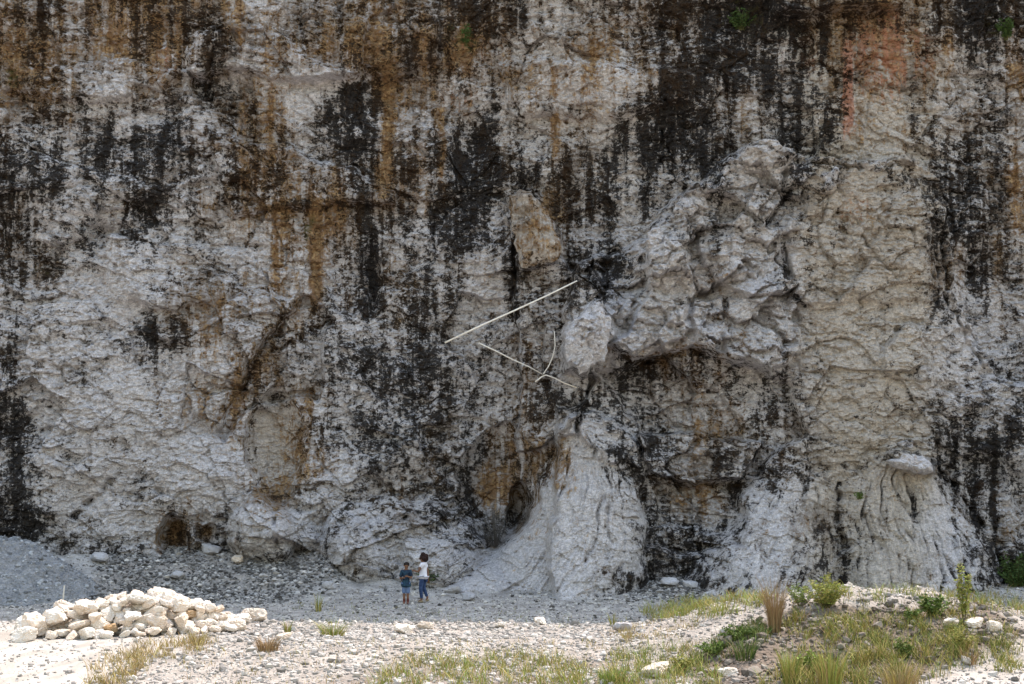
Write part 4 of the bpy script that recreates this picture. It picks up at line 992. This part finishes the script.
def woman():
    g = G(422.5, 602.5); root = empty('person', g); tag(root, 'woman in white t-shirt and blue jeans with big dark curly hair walking towards the boy', 'person')
    J = {'pelvis': (.03, 0, .86, .115), 'waist': (.02, 0, 1.00, .105), 'chest': (.02, 0, 1.18, .115), 'upch': (.02, 0, 1.27, .10), 'neck': (.0, -.01, 1.355, .048), 'chin': (-.02, -.02, 1.41, .058), 'head': (-.025, -.02, 1.49, .092), 'top': (-.02, -.015, 1.56, .075),
         'shR': (-.02, -.15, 1.265, .058), 'elR': (-.13, -.17, 1.03, .042), 'wrR': (-.27, -.12, 1.06, .028), 'shL': (.09, .13, 1.265, .058), 'elL': (.165, .16, 1.00, .042), 'wrL': (.185, .10, .78, .028),
         'hipR': (-.01, -.065, .80, .080), 'knR': (-.06, -.09, .47, .058), 'anR': (-.02, -.09, .09, .038), 'toR': (-.14, -.10, .035, .032),
         'hipL': (.045, .065, .80, .080), 'knL': (.03, .08, .46, .058), 'anL': (.17, .08, .14, .038), 'toL': (.10, .08, .035, .032)}
    E = chain('pelvis', 'waist', 'chest', 'upch', 'neck', 'chin', 'head', 'top') + chain('upch', 'shR', 'elR', 'wrR') + chain('upch', 'shL', 'elL', 'wrL') + chain('pelvis', 'hipR', 'knR', 'anR', 'toR') + chain('pelvis', 'hipL', 'knL', 'anL', 'toL')
    hand(J, E, 'R', 'wrR', (-1, 0, .1), (0, .3, 1)); hand(J, E, 'L', 'wrL', (.05, -.05, -1), (-1, 0, 0))
    skin('body', J, E, M_SKIN, root)
    k = lambda n, d=.016: (*J[n][:3], (J[n][3][0] + d, J[n][3][1] + d) if isinstance(J[n][3], tuple) else J[n][3] + d)
    T = {n: k(n, .03) for n in ('waist', 'chest', 'upch', 'shR', 'shL')}; T['hem'] = (.02, 0, .75, .20); T['hem0'] = (.02, 0, .87, .205); T['slR'] = (-.085, -.165, 1.13, .066); T['slL'] = (.135, .15, 1.12, .066); T['col'] = (.005, -.005, 1.315, .07)
    skin('t_shirt', T, chain('waist', 'chest', 'upch', 'col') + chain('waist', 'hem0', 'hem') + chain('upch', 'shR', 'slR') + chain('upch', 'shL', 'slL'), M_SHIRT, root)
    T = {n: k(n, .014) for n in ('pelvis', 'hipR', 'knR', 'hipL', 'knL')}; T['anR'] = (-.02, -.09, .12, .050); T['anL'] = (.155, .08, .17, .050)
    skin('jeans', T, chain('pelvis', 'hipR', 'knR', 'anR') + chain('pelvis', 'hipL', 'knL', 'anL'), M_JEANS, root)
    for a, t, hl in (('anR', 'toR', (.03, -.09, .03)), ('anL', 'toL', (.22, .08, .08))):
        A = J[a]; B = J[t]; S = {'heel': (*hl, .036), 'mid': ((hl[0] + B[0]) / 2, B[1], (hl[2] + B[2]) / 2 + .01, .043), 'toe': (B[0] - .02, B[1], B[2], .030)}
        skin('shoe', S, chain('heel', 'mid', 'toe'), M_SHOE, root)
    face(root, (-.03, -.02, 1.485), (-.9, -.25, -.35), .095)
    ellip('hair', (.025, .0, 1.505), (.125, .13, .125), M_HAIR, root, .3, 4)
    for i, (x, y, z, r) in enumerate(((.09, .03, 1.44, .10), (.06, -.08, 1.46, .08), (.05, .09, 1.46, .09), (.02, -.03, 1.585, .085), (.10, -.02, 1.52, .09))):
        ellip('curl', (x, y, z), (r, r, r), M_HAIR, root.children[[c.name.split('.')[0] for c in root.children].index('hair')], .25, 10 + i)
def boy():
    g = G(406, 604.5); root = empty('person', g); tag(root, 'boy in dark teal shirt and denim shorts looking down at his hands', 'person')
    J = {'pelvis': (0, 0, .72, .098), 'waist': (0, 0, .84, .098), 'chest': (0, 0, 1.0, .108), 'upch': (0, 0, 1.08, .09), 'neck': (.0, -.02, 1.15, .044), 'chin': (.01, -.045, 1.20, .055), 'head': (.01, -.04, 1.275, .088), 'top': (.01, -.03, 1.345, .07),
         'shR': (-.135, 0, 1.07, .05), 'elR': (-.19, -.02, .84, .038), 'wrR': (-.09, -.20, .88, .026), 'shL': (.135, 0, 1.07, .05), 'elL': (.18, -.05, .86, .038), 'wrL': (.07, -.22, .93, .026),
         'hipR': (-.055, 0, .67, .066), 'knR': (-.065, -.02, .39, .05), 'anR': (-.06, 0, .08, .036), 'toR': (-.07, -.12, .035, .032), 'hipL': (.055, 0, .67, .066), 'knL': (.06, -.02, .39, .05), 'anL': (.055, .01, .08, .036), 'toL': (.065, -.11, .035, .032)}
    E = chain('pelvis', 'waist', 'chest', 'upch', 'neck', 'chin', 'head', 'top') + chain('upch', 'shR', 'elR', 'wrR') + chain('upch', 'shL', 'elL', 'wrL') + chain('pelvis', 'hipR', 'knR', 'anR', 'toR') + chain('pelvis', 'hipL', 'knL', 'anL', 'toL')
    hand(J, E, 'R', 'wrR', (.6, -.7, .1), (0, .2, 1), .85); hand(J, E, 'L', 'wrL', (-.6, -.6, .1), (0, .2, 1), .85)
    skin('body', J, E, M_SKIN, root)
    k = lambda n, d=.016: (*J[n][:3], (J[n][3][0] + d, J[n][3][1] + d) if isinstance(J[n][3], tuple) else J[n][3] + d)
    T = {n: k(n, .024) for n in ('waist', 'chest', 'upch', 'shR', 'shL')}; T['hem'] = (0, 0, .54, .205); T['hem0'] = (0, 0, .68, .195); T['slR'] = (-.185, -.02, .88, .062); T['slL'] = (.175, -.04, .90, .062); T['col'] = (0, -.012, 1.13, .062)
    skin('shirt', T, chain('waist', 'chest', 'upch', 'col') + chain('waist', 'hem0', 'hem') + chain('upch', 'shR', 'slR') + chain('upch', 'shL', 'slL'), M_TEAL, root)
    T = {n: k(n, .022) for n in ('pelvis', 'hipR', 'hipL')}; T['kR'] = (-.068, -.02, .34, .072); T['kL'] = (.064, -.02, .34, .072)
    skin('shorts', T, chain('pelvis', 'hipR', 'kR') + chain('pelvis', 'hipL', 'kL'), M_LDEN, root)
    for s, a in ((-1, -.06), (1, .058)):
        skin('boot', {'shaft': (a, 0, .22, .052), 'ank': (a, .005, .09, .046), 'mid': (a, -.05, .04, .042), 'toe': (a, -.12, .034, .032)}, chain('shaft', 'ank', 'mid', 'toe'), M_BOOT, root)
    face(root, (.01, -.045, 1.265), (.15, -.85, -.5), .09)
    ellip('hair', (.01, -.012, 1.305), (.098, .10, .085), M_HAIR2, root, .1, 6)
woman(); boy()
